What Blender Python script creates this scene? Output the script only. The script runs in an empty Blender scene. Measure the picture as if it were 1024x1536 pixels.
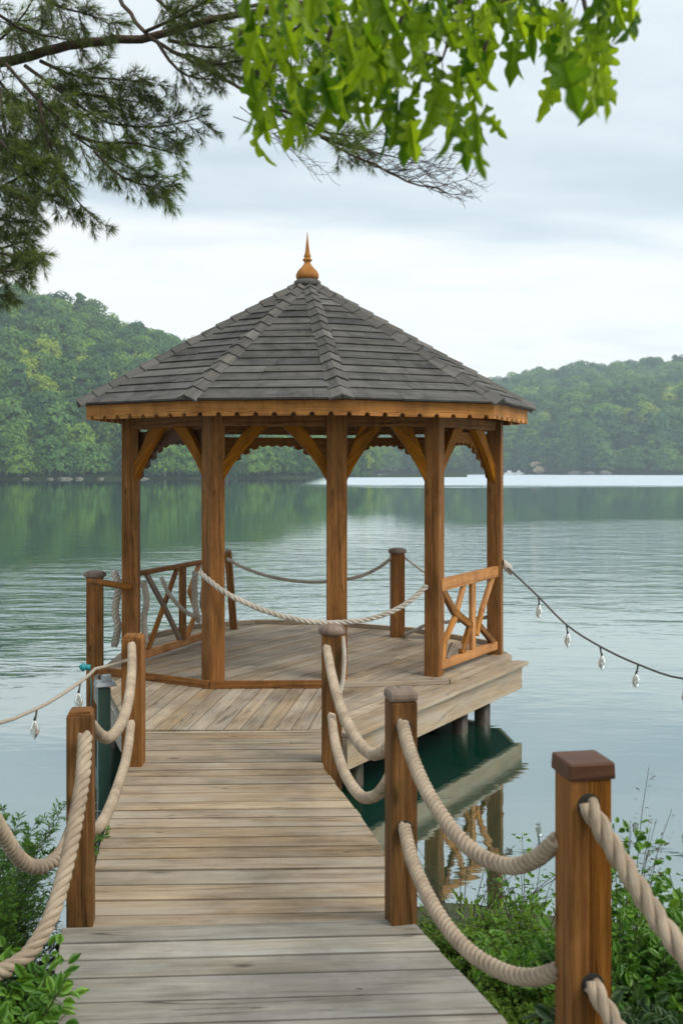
import bpy, math, random
import numpy as np
from mathutils import Vector, Matrix
PI = math.pi
R = math.radians
random.seed(7)
rng = np.random.default_rng(7)
S = bpy.context.scene
C = S.collection
F, HY = 1500.0, 705.0          # focal length and horizon row, in photo pixels
CAM = 2.0                      # camera height above the boardwalk
WATER = -0.56

# ------------------------------------------------------------ camera
cam = bpy.data.cameras.new('camera')
co = bpy.data.objects.new('camera', cam); C.objects.link(co); S.camera = co
co.location = (0, 0, CAM); co.rotation_euler = (PI/2, 0, 0)
cam.sensor_fit = 'VERTICAL'; cam.sensor_height = 36
cam.lens = F/1536*36
cam.shift_y = -(768-HY)/1536
cam.clip_end = 6000; cam.clip_start = 0.05
cam.dof.use_dof = True; cam.dof.focus_distance = 8.5; cam.dof.aperture_fstop = 4.0

# ------------------------------------------------------------ light
SUN_EL, SUN_AZ = R(48), R(118)           # azimuth clockwise from +Y (view direction): right, a little behind
W = bpy.data.worlds.new('World'); S.world = W; W.use_nodes = True
nt = W.node_tree; nt.nodes.clear()
def N(t, kind, **kw):
    n = t.nodes.new(kind)
    for k, v in kw.items():
        if k in ('op',): n.operation = v
        elif hasattr(n, k): setattr(n, k, v)
    return n
def math_n(t, op, a, b=None, c=None, clamp=False):
    n = t.nodes.new('ShaderNodeMath'); n.operation = op; n.use_clamp = clamp
    for i, v in enumerate((a, b, c)):
        if v is None: continue
        if isinstance(v, (int, float)): n.inputs[i].default_value = v
        else: t.links.new(v, n.inputs[i])
    return n.outputs[0]
def mix_c(t, fac, a, b, mode='MIX'):
    n = t.nodes.new('ShaderNodeMix'); n.data_type = 'RGBA'; n.blend_type = mode
    for s, v in ((0, fac), (6, a), (7, b)):
        if isinstance(v, (int, float)): n.inputs[s].default_value = v
        elif isinstance(v, tuple): n.inputs[s].default_value = (*v, 1)[:4]
        else: t.links.new(v, n.inputs[s])
    return n.outputs[2]
def ramp(t, fac, stops, interp='LINEAR'):
    n = t.nodes.new('ShaderNodeValToRGB'); n.color_ramp.interpolation = interp
    e = n.color_ramp.elements
    while len(e) < len(stops): e.new(0.5)
    for i, (p, c) in enumerate(stops):
        e[i].position = p
        e[i].color = (*c, 1) if isinstance(c, tuple) else (c, c, c, 1)
    t.links.new(fac, n.inputs[0]); return n.outputs[0]
def noise(t, vec, scale, detail=4, rough=.5, dist=0.0, dims='3D'):
    n = t.nodes.new('ShaderNodeTexNoise'); n.noise_dimensions = dims
    n.inputs['Scale'].default_value = scale; n.inputs['Detail'].default_value = detail
    n.inputs['Roughness'].default_value = rough; n.inputs['Distortion'].default_value = dist
    if vec is not None: t.links.new(vec, n.inputs['Vector'])
    return n.outputs['Fac']
def mapping(t, vec, scale=(1,1,1), loc=(0,0,0), rot=(0,0,0)):
    n = t.nodes.new('ShaderNodeMapping')
    n.inputs['Scale'].default_value = scale; n.inputs['Location'].default_value = loc; n.inputs['Rotation'].default_value = rot
    t.links.new(vec, n.inputs['Vector']); return n.outputs[0]

sky = N(nt, 'ShaderNodeTexSky'); sky.sky_type = 'NISHITA'; sky.sun_disc = False
sky.sun_elevation = SUN_EL; sky.sun_rotation = SUN_AZ
tc = N(nt, 'ShaderNodeTexCoord')
sep = N(nt, 'ShaderNodeSeparateXYZ'); nt.links.new(tc.outputs['Generated'], sep.inputs[0])
zz = math_n(nt, 'MAXIMUM', sep.outputs[2], 0.0)
den = math_n(nt, 'ADD', zz, 0.22)
cx = math_n(nt, 'DIVIDE', sep.outputs[0], den); cy = math_n(nt, 'DIVIDE', sep.outputs[1], den)
cmb = N(nt, 'ShaderNodeCombineXYZ'); nt.links.new(cx, cmb.inputs[0]); nt.links.new(cy, cmb.inputs[1])
cv = mapping(nt, cmb.outputs[0], (.8, 1.5, 1), (3.1, 1.7, 0))
n1 = noise(nt, cv, 1.1, 7, .5, .3)
n2 = noise(nt, mapping(nt, cmb.outputs[0], (1, 2.2, 1), (7.3, 2.2, 4)), 2.6, 6, .5, .2)
# altitude of the white bank near the horizon, with the greyer deck above it
el = math_n(nt, 'ADD', zz, math_n(nt, 'MULTIPLY', math_n(nt, 'SUBTRACT', n1, .5), .16))
bank = ramp(nt, el, [(0.0, 0.9), (.17, 1.0), (.215, .85), (.245, .12), (.31, .22), (.40, .5), (.6, .6), (1, .55)])
cl = math_n(nt, 'ADD', bank, math_n(nt, 'MULTIPLY', math_n(nt, 'SUBTRACT', n2, .5), 1.1), clamp=True)
cloud = ramp(nt, cl, [(0, (5.0, 5.75, 6.3)), (.42, (6.5, 7.05, 7.4)), (1, (8.7, 8.65, 8.5))])
mx = mix_c(nt, .9, sky.outputs[0], cloud)
bg = N(nt, 'ShaderNodeBackground'); bg.inputs['Strength'].default_value = 0.1
wo = N(nt, 'ShaderNodeOutputWorld')
nt.links.new(mx, bg.inputs[0]); nt.links.new(bg.outputs[0], wo.inputs[0])

sl = bpy.data.lights.new('sun', 'SUN'); sl.energy = 2.2; sl.angle = R(32); sl.color = (1, .94, .83)
so = bpy.data.objects.new('sun', sl); C.objects.link(so)
sd = Vector((math.sin(SUN_AZ)*math.cos(SUN_EL), math.cos(SUN_AZ)*math.cos(SUN_EL), math.sin(SUN_EL)))
so.rotation_euler = sd.to_track_quat('Z', 'Y').to_euler(); so.location = sd*30

vs = S.view_settings; vs.view_transform = 'Standard'; vs.look = 'None'; vs.gamma = 1; vs.exposure = 0.46
S.render.engine = 'CYCLES'
S.cycles.use_denoising = True
S.cycles.max_bounces = 8; S.cycles.transparent_max_bounces = 8; S.cycles.volume_bounces = 1
S.cycles.sample_clamp_indirect = 6

# ------------------------------------------------------------ helpers
def P(x, y, Y):
    """point at depth Y seen at photo pixel x, y"""
    return Vector(((x-512)/F*Y, Y, CAM-(y-HY)/F*Y))
def link(o, parent=None):
    C.objects.link(o)
    if parent is not None: o.parent = parent
    return o
def tag(o, label=None, cat=None, group=None, kind=None):
    if label: o['label'] = label
    if cat: o['category'] = cat
    if group: o['group'] = group
    if kind: o['kind'] = kind
    return o
def empty(name, loc, label, cat, group=None):
    o = bpy.data.objects.new(name, None); o.empty_display_size = .1
    C.objects.link(o); o.location = loc
    bpy.context.view_layer.update() if False else None
    return tag(o, label, cat, group)
class MB:
    def __init__(s): s.v = []; s.f = []; s.uv = []; s.sm = []
    def add(s, vs, fs, uvs=None, smooth=False):
        b = len(s.v); s.v += [tuple(p) for p in vs]
        for i, f in enumerate(fs):
            s.f.append(tuple(b+k for k in f)); s.sm.append(smooth)
            s.uv.append(uvs[i] if uvs else [(vs[k][0]+vs[k][2]*.3, vs[k][1]+vs[k][2]) for k in f])
    def hexa(s, v8, along=None):
        """8 corner points: 0-3 bottom loop, 4-7 top loop; uv u along the longest direction"""
        v8 = [Vector(p) for p in v8]
        c = sum(v8, Vector())/8
        if along is None:
            e = [(v8[1]-v8[0]), (v8[3]-v8[0]), (v8[4]-v8[0])]
            along = max(e, key=lambda a: a.length)
        a = along.normalized()
        fs = [(3,2,1,0), (4,5,6,7), (0,1,5,4), (1,2,6,5), (2,3,7,6), (3,0,4,7)]
        uvs = []
        for f in fs:
            q = [v8[k]-c for k in f]
            n = (q[1]-q[0]).cross(q[2]-q[0])
            if n.length < 1e-12: n = Vector((0,0,1))
            b = n.cross(a)
            if b.length < 1e-9: b = a.orthogonal(); aa = a.cross(b)
            else: aa = a
            b.normalize()
            uvs.append([(p.dot(aa), p.dot(b)+.37) for p in q])
        s.add(v8, fs, uvs)
    def board(s, p0, p1, w, t, up=(0,0,1), off=0):
        """plank from p0 to p1; t = size along up, w = size across"""
        p0, p1 = Vector(p0), Vector(p1); d = (p1-p0).normalized()
        up = Vector(up); sx = d.cross(up)
        if sx.length < 1e-6: sx = d.orthogonal()
        sx.normalize(); u = sx.cross(d).normalized()
        a, b = sx*w/2, u*t/2
        v = [p0-a-b, p0+a-b, p1+a-b, p1-a-b, p0-a+b, p0+a+b, p1+a+b, p1-a+b]
        s.hexa(v, d)
    def box(s, c, size, rot=0, taper=1.0):
        c = Vector(c); M = Matrix.Rotation(rot, 3, 'Z'); x, y, z = [k/2 for k in size]
        v = []
        for k, zz in ((1, -z), (taper, z)):
            for sx, sy in ((-1,-1), (1,-1), (1,1), (-1,1)):
                v.append(c+M@Vector((sx*x*k, sy*y*k, zz)))
        s.hexa(v)
    def prism(s, pts, nrm, t, along=(1,0,0), smooth=False):
        """polygon (3D, planar) extruded by t along nrm"""
        nrm = Vector(nrm).normalized(); pts = [Vector(p) for p in pts]; n = len(pts)
        a = Vector(along).normalized(); b = nrm.cross(a).normalized()
        v = [p for p in pts]+[p+nrm*t for p in pts]; c = pts[0]
        fs = [tuple(reversed(range(n))), tuple(range(n, 2*n))]+[(i, (i+1) % n, n+(i+1) % n, n+i) for i in range(n)]
        uvs = []
        for k, f in enumerate(fs):
            if k < 2: uvs.append([((v[i]-c).dot(a), (v[i]-c).dot(b)) for i in f])
            else: uvs.append([((v[i]-c).dot(a), (v[i]-c).dot(b)+(v[i]-c).dot(nrm)) for i in f])
        s.add(v, fs, uvs, smooth)
    def tube(s, pts, rad, n=8, smooth=True, cap=True):
        pts = [Vector(p) for p in pts]; m = len(pts)
        if isinstance(rad, (int, float)): rad = [rad]*m
        fr = frames(pts); v = []; L = 0; ls = []
        for i, p in enumerate(pts):
            if i: L += (p-pts[i-1]).length
            ls.append(L)
            T, A, B = fr[i]
            for k in range(n):
                a = 2*PI*k/n; v.append(p+(A*math.cos(a)+B*math.sin(a))*rad[i])
        fs = []; uvs = []
        for i in range(m-1):
            for k in range(n):
                k2 = (k+1) % n
                fs.append((i*n+k, i*n+k2, (i+1)*n+k2, (i+1)*n+k))
                c = 2*PI*rad[i]/n
                uvs.append([(ls[i], k*c), (ls[i], (k+1)*c), (ls[i+1], (k+1)*c), (ls[i+1], k*c)])
        if cap:
            fs.append(tuple(reversed(range(n)))); uvs.append([(0, 0)]*n)
            fs.append(tuple(range((m-1)*n, m*n))); uvs.append([(L, 0)]*n)
        s.add(v, fs, uvs, smooth)
    def lathe(s, c, prof, n=16, smooth=True, sq=0):
        c = Vector(c); v = []
        for r, z in prof:
            for k in range(n):
                a = 2*PI*(k+.5)/n
                v.append(c+Vector((r*math.cos(a), r*math.sin(a), z)))
        m = len(prof); fs = []; uvs = []
        for i in range(m-1):
            for k in range(n):
                k2 = (k+1) % n; fs.append((i*n+k, i*n+k2, (i+1)*n+k2, (i+1)*n+k))
                uvs.append([(prof[i][1], k*.03), (prof[i][1], k*.03+.03), (prof[i+1][1], k*.03+.03), (prof[i+1][1], k*.03)])
        fs.append(tuple(reversed(range(n)))); uvs.append([(0, 0)]*n)
        fs.append(tuple(range((m-1)*n, m*n))); uvs.append([(0, 0)]*n)
        s.add(v, fs, uvs, smooth)
    def build(s, name, mat, parent=None, bevel=0, world=True):
        me = bpy.data.meshes.new(name)
        off = Vector((0,0,0))
        if parent is not None:
            p = parent
            while p is not None: off = off+Vector(p.location); p = p.parent
        me.from_pydata([(a-off.x, b-off.y, c-off.z) for a, b, c in s.v], [], s.f)
        uvl = me.uv_layers.new(name='UVMap')
        uvl.data.foreach_set('uv', [x for f in s.uv for q in f for x in q])
        me.polygons.foreach_set('use_smooth', s.sm)
        me.materials.append(mat); me.update()
        o = bpy.data.objects.new(name, me); link(o, parent)
        if bevel:
            b = o.modifiers.new('bevel', 'BEVEL'); b.width = bevel; b.segments = 2; b.limit_method = 'ANGLE'; b.angle_limit = R(40)
        return o
def frames(pts):
    out = []; T0 = (pts[1]-pts[0]).normalized(); A = T0.orthogonal().normalized()
    for i in range(len(pts)):
        T = (pts[min(i+1, len(pts)-1)]-pts[max(i-1, 0)])
        if T.length < 1e-9: T = T0
        T = T.normalized(); A = (A-T*A.dot(T))
        if A.length < 1e-6: A = T.orthogonal()
        A = A.normalized(); out.append((T, A, T.cross(A)))
    return out
def spline(pts, step):
    """Catmull-Rom through the points, resampled about every step metres"""
    pts = [Vector(p) for p in pts]
    q = [pts[0]*2-pts[1]]+pts+[pts[-1]*2-pts[-2]]; dense = []
    for i in range(1, len(q)-2):
        for k in range(16):
            t = k/16; a, b, c, d = q[i-1], q[i], q[i+1], q[i+2]
            dense.append(.5*((2*b)+(c-a)*t+(2*a-5*b+4*c-d)*t*t+(3*b-a-3*c+d)*t**3))
    dense.append(pts[-1])
    L = [0]
    for i in range(1, len(dense)): L.append(L[-1]+(dense[i]-dense[i-1]).length)
    n = max(2, int(L[-1]/step)); out = []; j = 0
    for k in range(n+1):
        s = L[-1]*k/n
        while j < len(L)-2 and L[j+1] < s: j += 1
        t = (s-L[j])/max(1e-9, L[j+1]-L[j]); out.append(dense[j].lerp(dense[j+1], min(1, t)))
    return out
def pxline(pp, Y0, Y1):
    """photo pixel polyline with depth running from Y0 to Y1"""
    L = [0]
    for i in range(1, len(pp)): L.append(L[-1]+math.hypot(pp[i][0]-pp[i-1][0], pp[i][1]-pp[i-1][1]))
    return [P(x, y, 1/((1-l/L[-1])/Y0+(l/L[-1])/Y1)) for (x, y), l in zip(pp, L)]
def np_mesh(name, V, Fc, mat, parent=None, smooth=False, uv=None):
    """V (n,3), Fc (m,k) with constant k"""
    off = np.zeros(3); p = parent
    while p is not None: off += np.array(p.location); p = p.parent
    V = (np.asarray(V)-off).astype(np.float32); Fc = np.asarray(Fc, np.int32)
    me = bpy.data.meshes.new(name); m, k = Fc.shape
    me.vertices.add(len(V)); me.vertices.foreach_set('co', V.ravel())
    me.loops.add(m*k); me.loops.foreach_set('vertex_index', Fc.ravel())
    me.polygons.add(m); me.polygons.foreach_set('loop_start', np.arange(0, m*k, k, dtype=np.int32))
    me.polygons.foreach_set('use_smooth', np.full(m, smooth))
    me.update(calc_edges=True); me.validate()
    me.materials.append(mat)
    o = bpy.data.objects.new(name, me); link(o, parent); return o
def scatter(tv, tf, loc, mats):
    """copies of a template (tv, tf) with 3x3 matrices and locations"""
    tv = np.asarray(tv, float); tf = np.asarray(tf, int); n = len(loc)
    V = np.einsum('nij,vj->nvi', mats, tv)+np.asarray(loc)[:, None, :]
    Fc = tf[None]+(np.arange(n)*len(tv))[:, None, None]
    return V.reshape(-1, 3), Fc.reshape(-1, tf.shape[1])
def norm(a): return a/np.maximum(1e-9, np.linalg.norm(a, axis=-1, keepdims=True))
def basis(d, up, s):
    """matrices with columns x = across, y = d (length), z = normal, scaled by s"""
    d = norm(d); x = norm(np.cross(d, up)); z = np.cross(x, d)
    return np.stack([x, d, z], -1)*np.asarray(s)[:, None, None]

# ------------------------------------------------------------ materials
def new_mat(name):
    m = bpy.data.materials.new(name); m.use_nodes = True; t = m.node_tree; t.nodes.clear()
    out = t.nodes.new('ShaderNodeOutputMaterial'); return m, t, out
def wood(name, dark, mid, light, gs=26, rough=.6, var=.35, bump=.25, knots=.6, spec=.35, grey=None, green=0, specks=0, blot=0):
    m, t, out = new_mat(name)
    uv = t.nodes.new('ShaderNodeUVMap'); uv.uv_map = 'UVMap'
    geo = t.nodes.new('ShaderNodeNewGeometry'); rnd = geo.outputs['Random Per Island']
    cmb = t.nodes.new('ShaderNodeCombineXYZ')
    t.links.new(math_n(t, 'MULTIPLY', rnd, 91.0), cmb.inputs[0]); t.links.new(math_n(t, 'MULTIPLY', rnd, 37.0), cmb.inputs[1])
    t.links.new(math_n(t, 'MULTIPLY', rnd, 13.0), cmb.inputs[2])
    va = t.nodes.new('ShaderNodeVectorMath'); va.operation = 'ADD'
    t.links.new(uv.outputs[0], va.inputs[0]); t.links.new(cmb.outputs[0], va.inputs[1])
    v = va.outputs[0]
    g1 = noise(t, mapping(t, v, (1.1, gs, 1)), 1.0, 5, .6, .8)
    g2 = noise(t, mapping(t, v, (5, gs*7, 1)), 1.0, 3, .6, .2)
    big = noise(t, mapping(t, v, (1.3, 3.5, 1)), 1.0, 4, .55, .4)
    grain = math_n(t, 'ADD', math_n(t, 'MULTIPLY', g1, .62), math_n(t, 'MULTIPLY', g2, .38))
    col = ramp(t, grain, [(.31, dark), (.50, mid), (.68, light)])
    col = mix_c(t, math_n(t, 'MULTIPLY', ramp(t, big, [(.35, 0), (.7, 1)]), .35), col, tuple(c*.55 for c in dark))
    # knots: sparse dark ovals
    vo = t.nodes.new('ShaderNodeTexVoronoi'); vo.inputs['Scale'].default_value = 1
    t.links.new(mapping(t, v, (2.2, 7, 1)), vo.inputs['Vector'])
    kn = ramp(t, vo.outputs['Distance'], [(.045, 1), (.13, 0)])
    kr = ramp(t, noise(t, mapping(t, v, (2.2, 7, 1)), .8, 1), [(.5, 0), (.58, 1)])
    col = mix_c(t, math_n(t, 'MULTIPLY', math_n(t, 'MULTIPLY', kn, kr), knots), col, tuple(c*.3 for c in dark))
    ck = noise(t, mapping(t, v, (.55, gs*.42, 1), loc=(3, 5, 0)), 1.0, 2, .5, .6)
    ck = ramp(t, math_n(t, 'ABSOLUTE', math_n(t, 'SUBTRACT', ck, .5)), [(.003, 1), (.012, 0)])
    cm = ramp(t, noise(t, mapping(t, v, (1.2, 4, 1), loc=(9, 1, 0)), 1.0, 2), [(.48, 0), (.56, 1)])
    ck = math_n(t, 'MULTIPLY', ck, cm)
    col = mix_c(t, math_n(t, 'MULTIPLY', ck, .75), col, tuple(c*.18 for c in dark))
    if grey:
        gm = ramp(t, noise(t, mapping(t, v, (1.5, 9, 1)), 1.0, 5, .6, .5), [(.42, 0), (.62, 1)])
        col = mix_c(t, math_n(t, 'MULTIPLY', gm, .55), col, grey)
    if blot:
        bl = ramp(t, noise(t, mapping(t, geo.outputs['Position'], (5, 5, 1.6)), 1, 6, .68, .6), [(.38, 1-blot), (.55, 1), (.7, 1.0)])
        col = mix_c(t, 1.0, col, bl, 'MULTIPLY')
    if specks:
        v2 = t.nodes.new('ShaderNodeTexVoronoi'); t.links.new(mapping(t, v, (6, 14, 1), loc=(.3, .7, 0)), v2.inputs['Vector']); v2.inputs['Scale'].default_value = 1
        sk = math_n(t, 'MULTIPLY', ramp(t, v2.outputs['Distance'], [(.05, 1), (.10, 0)]), ramp(t, noise(t, mapping(t, v, (3, 9, 1), loc=(2, 2, 0)), 1, 2), [(.56, 0), (.60, 1)]))
        col = mix_c(t, math_n(t, 'MULTIPLY', sk, specks), col, tuple(c*.25 for c in dark))
        st_ = ramp(t, noise(t, mapping(t, geo.outputs['Position'], (1.6, 2.2, 1)), 1, 6, .65), [(.38, .74), (.54, 1)])
        col = mix_c(t, 1.0, col, st_, 'MULTIPLY')
    if green:
        tcn = t.nodes.new('ShaderNodeTexCoord')
        gm = ramp(t, noise(t, tcn.outputs['Object'], 4, 4, .6), [(.5, 0), (.7, 1)])
        col = mix_c(t, math_n(t, 'MULTIPLY', gm, green), col, (.06, .075, .02))
    vb = math_n(t, 'ADD', 1-var/2, math_n(t, 'MULTIPLY', rnd, var))
    hs = t.nodes.new('ShaderNodeHueSaturation'); t.links.new(col, hs.inputs['Color']); t.links.new(vb, hs.inputs['Value'])
    t.links.new(math_n(t, 'ADD', .85, math_n(t, 'MULTIPLY', math_n(t, 'FRACT', math_n(t, 'MULTIPLY', rnd, 7.7)), .3)), hs.inputs['Saturation'])
    b = t.nodes.new('ShaderNodeBsdfPrincipled'); t.links.new(hs.outputs[0], b.inputs['Base Color'])
    t.links.new(math_n(t, 'ADD', rough-.12, math_n(t, 'MULTIPLY', grain, .25)), b.inputs['Roughness'])
    b.inputs['Specular IOR Level'].default_value = spec
    bp = t.nodes.new('ShaderNodeBump'); bp.inputs['Strength'].default_value = bump; bp.inputs['Distance'].default_value = .006
    t.links.new(math_n(t, 'SUBTRACT', grain, math_n(t, 'MULTIPLY', kn, .2)), bp.inputs['Height']); t.links.new(bp.outputs[0], b.inputs['Normal'])
    t.links.new(b.outputs[0], out.inputs[0]); return m
def plain(name, col, rough=.6, metal=0, nscale=8, var=.3, bump=.1, spec=.5, trans=0):
    m, t, out = new_mat(name)
    tcn = t.nodes.new('ShaderNodeTexCoord')
    n = noise(t, tcn.outputs['Object'], nscale, 5, .6)
    c = mix_c(t, n, tuple(k*(1-var) for k in col), tuple(min(1, k*(1+var)) for k in col))
    b = t.nodes.new('ShaderNodeBsdfPrincipled'); t.links.new(c, b.inputs['Base Color'])
    b.inputs['Roughness'].default_value = rough; b.inputs['Metallic'].default_value = metal
    b.inputs['Specular IOR Level'].default_value = spec; b.inputs['Transmission Weight'].default_value = trans
    bp = t.nodes.new('ShaderNodeBump'); bp.inputs['Strength'].default_value = bump; bp.inputs['Distance'].default_value = .01
    t.links.new(noise(t, tcn.outputs['Object'], nscale*6, 4, .6), bp.inputs['Height']); t.links.new(bp.outputs[0], b.inputs['Normal'])
    t.links.new(b.outputs[0], out.inputs[0]); return m
def leaf_mat(name, c_dark, c_light, transl=.35, rough=.5, objvar=0.0, spec=.3, hues=None):
    m, t, out = new_mat(name)
    geo = t.nodes.new('ShaderNodeNewGeometry')
    c = mix_c(t, geo.outputs['Random Per Island'], c_dark, c_light)
    if objvar:
        oi = t.nodes.new('ShaderNodeObjectInfo')
        c2 = ramp(t, oi.outputs['Random'], hues)
        c = mix_c(t, objvar, c, mix_c(t, 1.0, c, c2, 'MULTIPLY'))
    d = t.nodes.new('ShaderNodeBsdfPrincipled'); t.links.new(c, d.inputs['Base Color']); d.inputs['Roughness'].default_value = rough
    d.inputs['Specular IOR Level'].default_value = spec
    tr = t.nodes.new('ShaderNodeBsdfTranslucent')
    tcx = mix_c(t, 1.0, c, (1.5, 1.45, .5), 'MULTIPLY'); t.links.new(tcx, tr.inputs['Color'])
    ms = t.nodes.new('ShaderNodeMixShader'); ms.inputs[0].default_value = transl
    t.links.new(d.outputs[0], ms.inputs[1]); t.links.new(tr.outputs[0], ms.inputs[2]); t.links.new(ms.outputs[0], out.inputs[0])
    return m

M = {}
M['cedar'] = wood('cedar_wood', (.095, .034, .006), (.265, .103, .017), (.42, .185, .040), gs=30, rough=.6, var=.25, bump=.35, knots=.8, spec=.1, blot=.35)
M['cedar_light'] = wood('light_cedar_wood', (.29, .115, .026), (.49, .21, .055), (.60, .29, .095), gs=26, rough=.65, var=.2, bump=.3, knots=.6, spec=.1, blot=.3)
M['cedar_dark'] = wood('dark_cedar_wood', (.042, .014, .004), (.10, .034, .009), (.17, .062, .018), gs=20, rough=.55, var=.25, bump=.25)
M['post_old'] = wood('old_post_wood', (.045, .020, .005), (.18, .075, .016), (.33, .155, .042), gs=30, spec=.12, blot=.5, rough=.65, var=.25, bump=.4, knots=.8, green=.3)
M['cap_grey'] = wood('worn_cap_wood', (.13, .09, .065), (.22, .155, .115), (.32, .24, .19), gs=24, rough=.6, var=.2, bump=.3)
M['deck'] = wood('weathered_deck_wood', (.15, .105, .065), (.335, .25, .16), (.49, .385, .265), gs=20, rough=.7, var=.38, bump=.4, knots=.85, grey=(.37, .33, .27), specks=.8, spec=.2)
M['deck_grey'] = wood('grey_deck_wood', (.15, .13, .10), (.29, .265, .215), (.42, .39, .33), gs=18, specks=.8, spec=.2, rough=.7, var=.3, bump=.35, knots=.75, grey=(.34, .335, .315))
M['rim'] = wood('rim_wood', (.20, .135, .075), (.36, .26, .155), (.48, .37, .25), gs=16, rough=.6, var=.15, bump=.3, knots=.7, grey=(.36, .32, .26))
M['pile'] = wood('wet_pile_wood', (.02, .015, .01), (.055, .038, .025), (.10, .075, .05), gs=16, rough=.4, var=.2, bump=.4, green=.6)
M['under'] = plain('dark_under_deck', (.018, .016, .013), .9)  # near-black, standing in for shade below the planks; also colours the rope holes
M['shingle'] = wood('roof_shingle', (.042, .041, .040), (.090, .088, .085), (.165, .163, .157), gs=20, rough=.8, var=.45, bump=.9, knots=0, spec=.25, grey=(.13, .12, .108), green=.15, blot=.35)
M['shingle_cap'] = wood('ridge_shingle', (.05, .047, .044), (.10, .095, .088), (.18, .17, .155), gs=16, rough=.8, var=.6, bump=.8, knots=0, spec=.25, grey=(.10, .095, .08))
M['stone'] = plain('shore_rock', (.13, .125, .105), .9, nscale=.8, var=.5, bump=.5)
M['sand'] = plain('bare_bank_soil', (.42, .31, .20), .95, nscale=.3, var=.4)
M['green_metal'] = plain('green_painted_metal', (.035, .085, .066), .4, nscale=12, var=.35)
M['grey_metal'] = plain('dull_grey_metal', (.30, .32, .33), .4, metal=.6, nscale=20, var=.3)
M['wire'] = plain('grey_cable', (.10, .095, .09), .7)
M['twine'] = plain('pale_twine', (.36, .31, .25), .9, nscale=60, var=.4, bump=.5)
M['bulb'] = plain('frosted_shell_bulb', (.66, .66, .62), .12, nscale=40, var=.35, bump=.1, trans=.75)
M['teal'] = plain('teal_plastic', (.0, .22, .24), .45)
M['white'] = plain('white_hull_paint', (.75, .76, .76), .5)
M['bark'] = plain('pine_bark', (.085, .055, .040), .9, nscale=14, var=.6, bump=.9)
M['twig'] = plain('dark_twig_bark', (.055, .04, .028), .9, nscale=30, var=.4)
M['far_bark'] = plain('far_tree_bark', (.16, .14, .11), .9, nscale=1, var=.4)
M['needle'] = leaf_mat('pine_needle', (.05, .075, .032), (.15, .20, .075), .42)
M['needle_l'] = leaf_mat('young_pine_needle', (.085, .14, .045), (.22, .30, .095), .42)
M['maple'] = leaf_mat('maple_leaf', (.035, .11, .008), (.29, .42, .03), .6, rough=.45, spec=.35)
M['shrub'] = leaf_mat('shrub_leaf', (.05, .15, .015), (.17, .34, .045), .35, rough=.4, spec=.5)
M['shrub_dark'] = leaf_mat('dark_shrub_leaf', (.015, .045, .012), (.05, .11, .025), .3, rough=.45, spec=.5)
M['shrub_lime'] = leaf_mat('lime_shrub_leaf', (.09, .19, .02), (.20, .36, .05), .35, rough=.45, spec=.4)
M['moss'] = leaf_mat('low_green_leaf', (.08, .16, .015), (.22, .36, .05), .3, rough=.6)
M['red_leaf'] = leaf_mat('reddish_leaf', (.07, .035, .02), (.16, .08, .04), .3)
HUES = [(0, (.5, .65, .75)), (.3, (.8, .9, .95)), (.55, (1.25, 1.15, .7)), (.8, (.9, 1.0, 1.1)), (1, (1.5, 1.35, .8))]
M['far_leaf'] = leaf_mat('far_tree_leaf', (.06, .13, .035), (.14, .25, .055), .3, rough=.8, objvar=1.0, hues=HUES)
M['far_lime'] = leaf_mat('far_lime_leaf', (.17, .26, .025), (.30, .40, .06), .3, rough=.8, objvar=1.0, hues=[(0, (.8, .9, .9)), (1, (1.2, 1.1, .9))])
M['far_dark'] = leaf_mat('far_dark_leaf', (.035, .09, .032), (.085, .17, .06), .3, rough=.8, objvar=1.0, hues=HUES)

# rope: pale twisted fibre
def rope_mat(name, c0, c1):
    m, t, out = new_mat(name)
    uv = t.nodes.new('ShaderNodeUVMap'); uv.uv_map = 'UVMap'
    fib = noise(t, mapping(t, uv.outputs[0], (14, 420, 1), rot=(0, 0, .5)), 1, 3, .6)
    tcn = t.nodes.new('ShaderNodeTexCoord')
    big = noise(t, tcn.outputs['Object'], 6, 4, .6)
    c = ramp(t, math_n(t, 'ADD', math_n(t, 'MULTIPLY', fib, .6), math_n(t, 'MULTIPLY', big, .4)), [(.32, c0), (.62, c1)])
    b = t.nodes.new('ShaderNodeBsdfPrincipled'); t.links.new(c, b.inputs['Base Color']); b.inputs['Roughness'].default_value = .9
    b.inputs['Specular IOR Level'].default_value = .15
    bp = t.nodes.new('ShaderNodeBump'); bp.inputs['Strength'].default_value = .6; bp.inputs['Distance'].default_value = .004
    t.links.new(fib, bp.inputs['Height']); t.links.new(bp.outputs[0], b.inputs['Normal'])
    t.links.new(b.outputs[0], out.inputs[0]); return m
M['rope'] = rope_mat('pale_rope', (.16, .115, .08), (.50, .405, .30))
M['rope_grey'] = rope_mat('greyish_rope', (.26, .23, .19), (.58, .53, .46))

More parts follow.
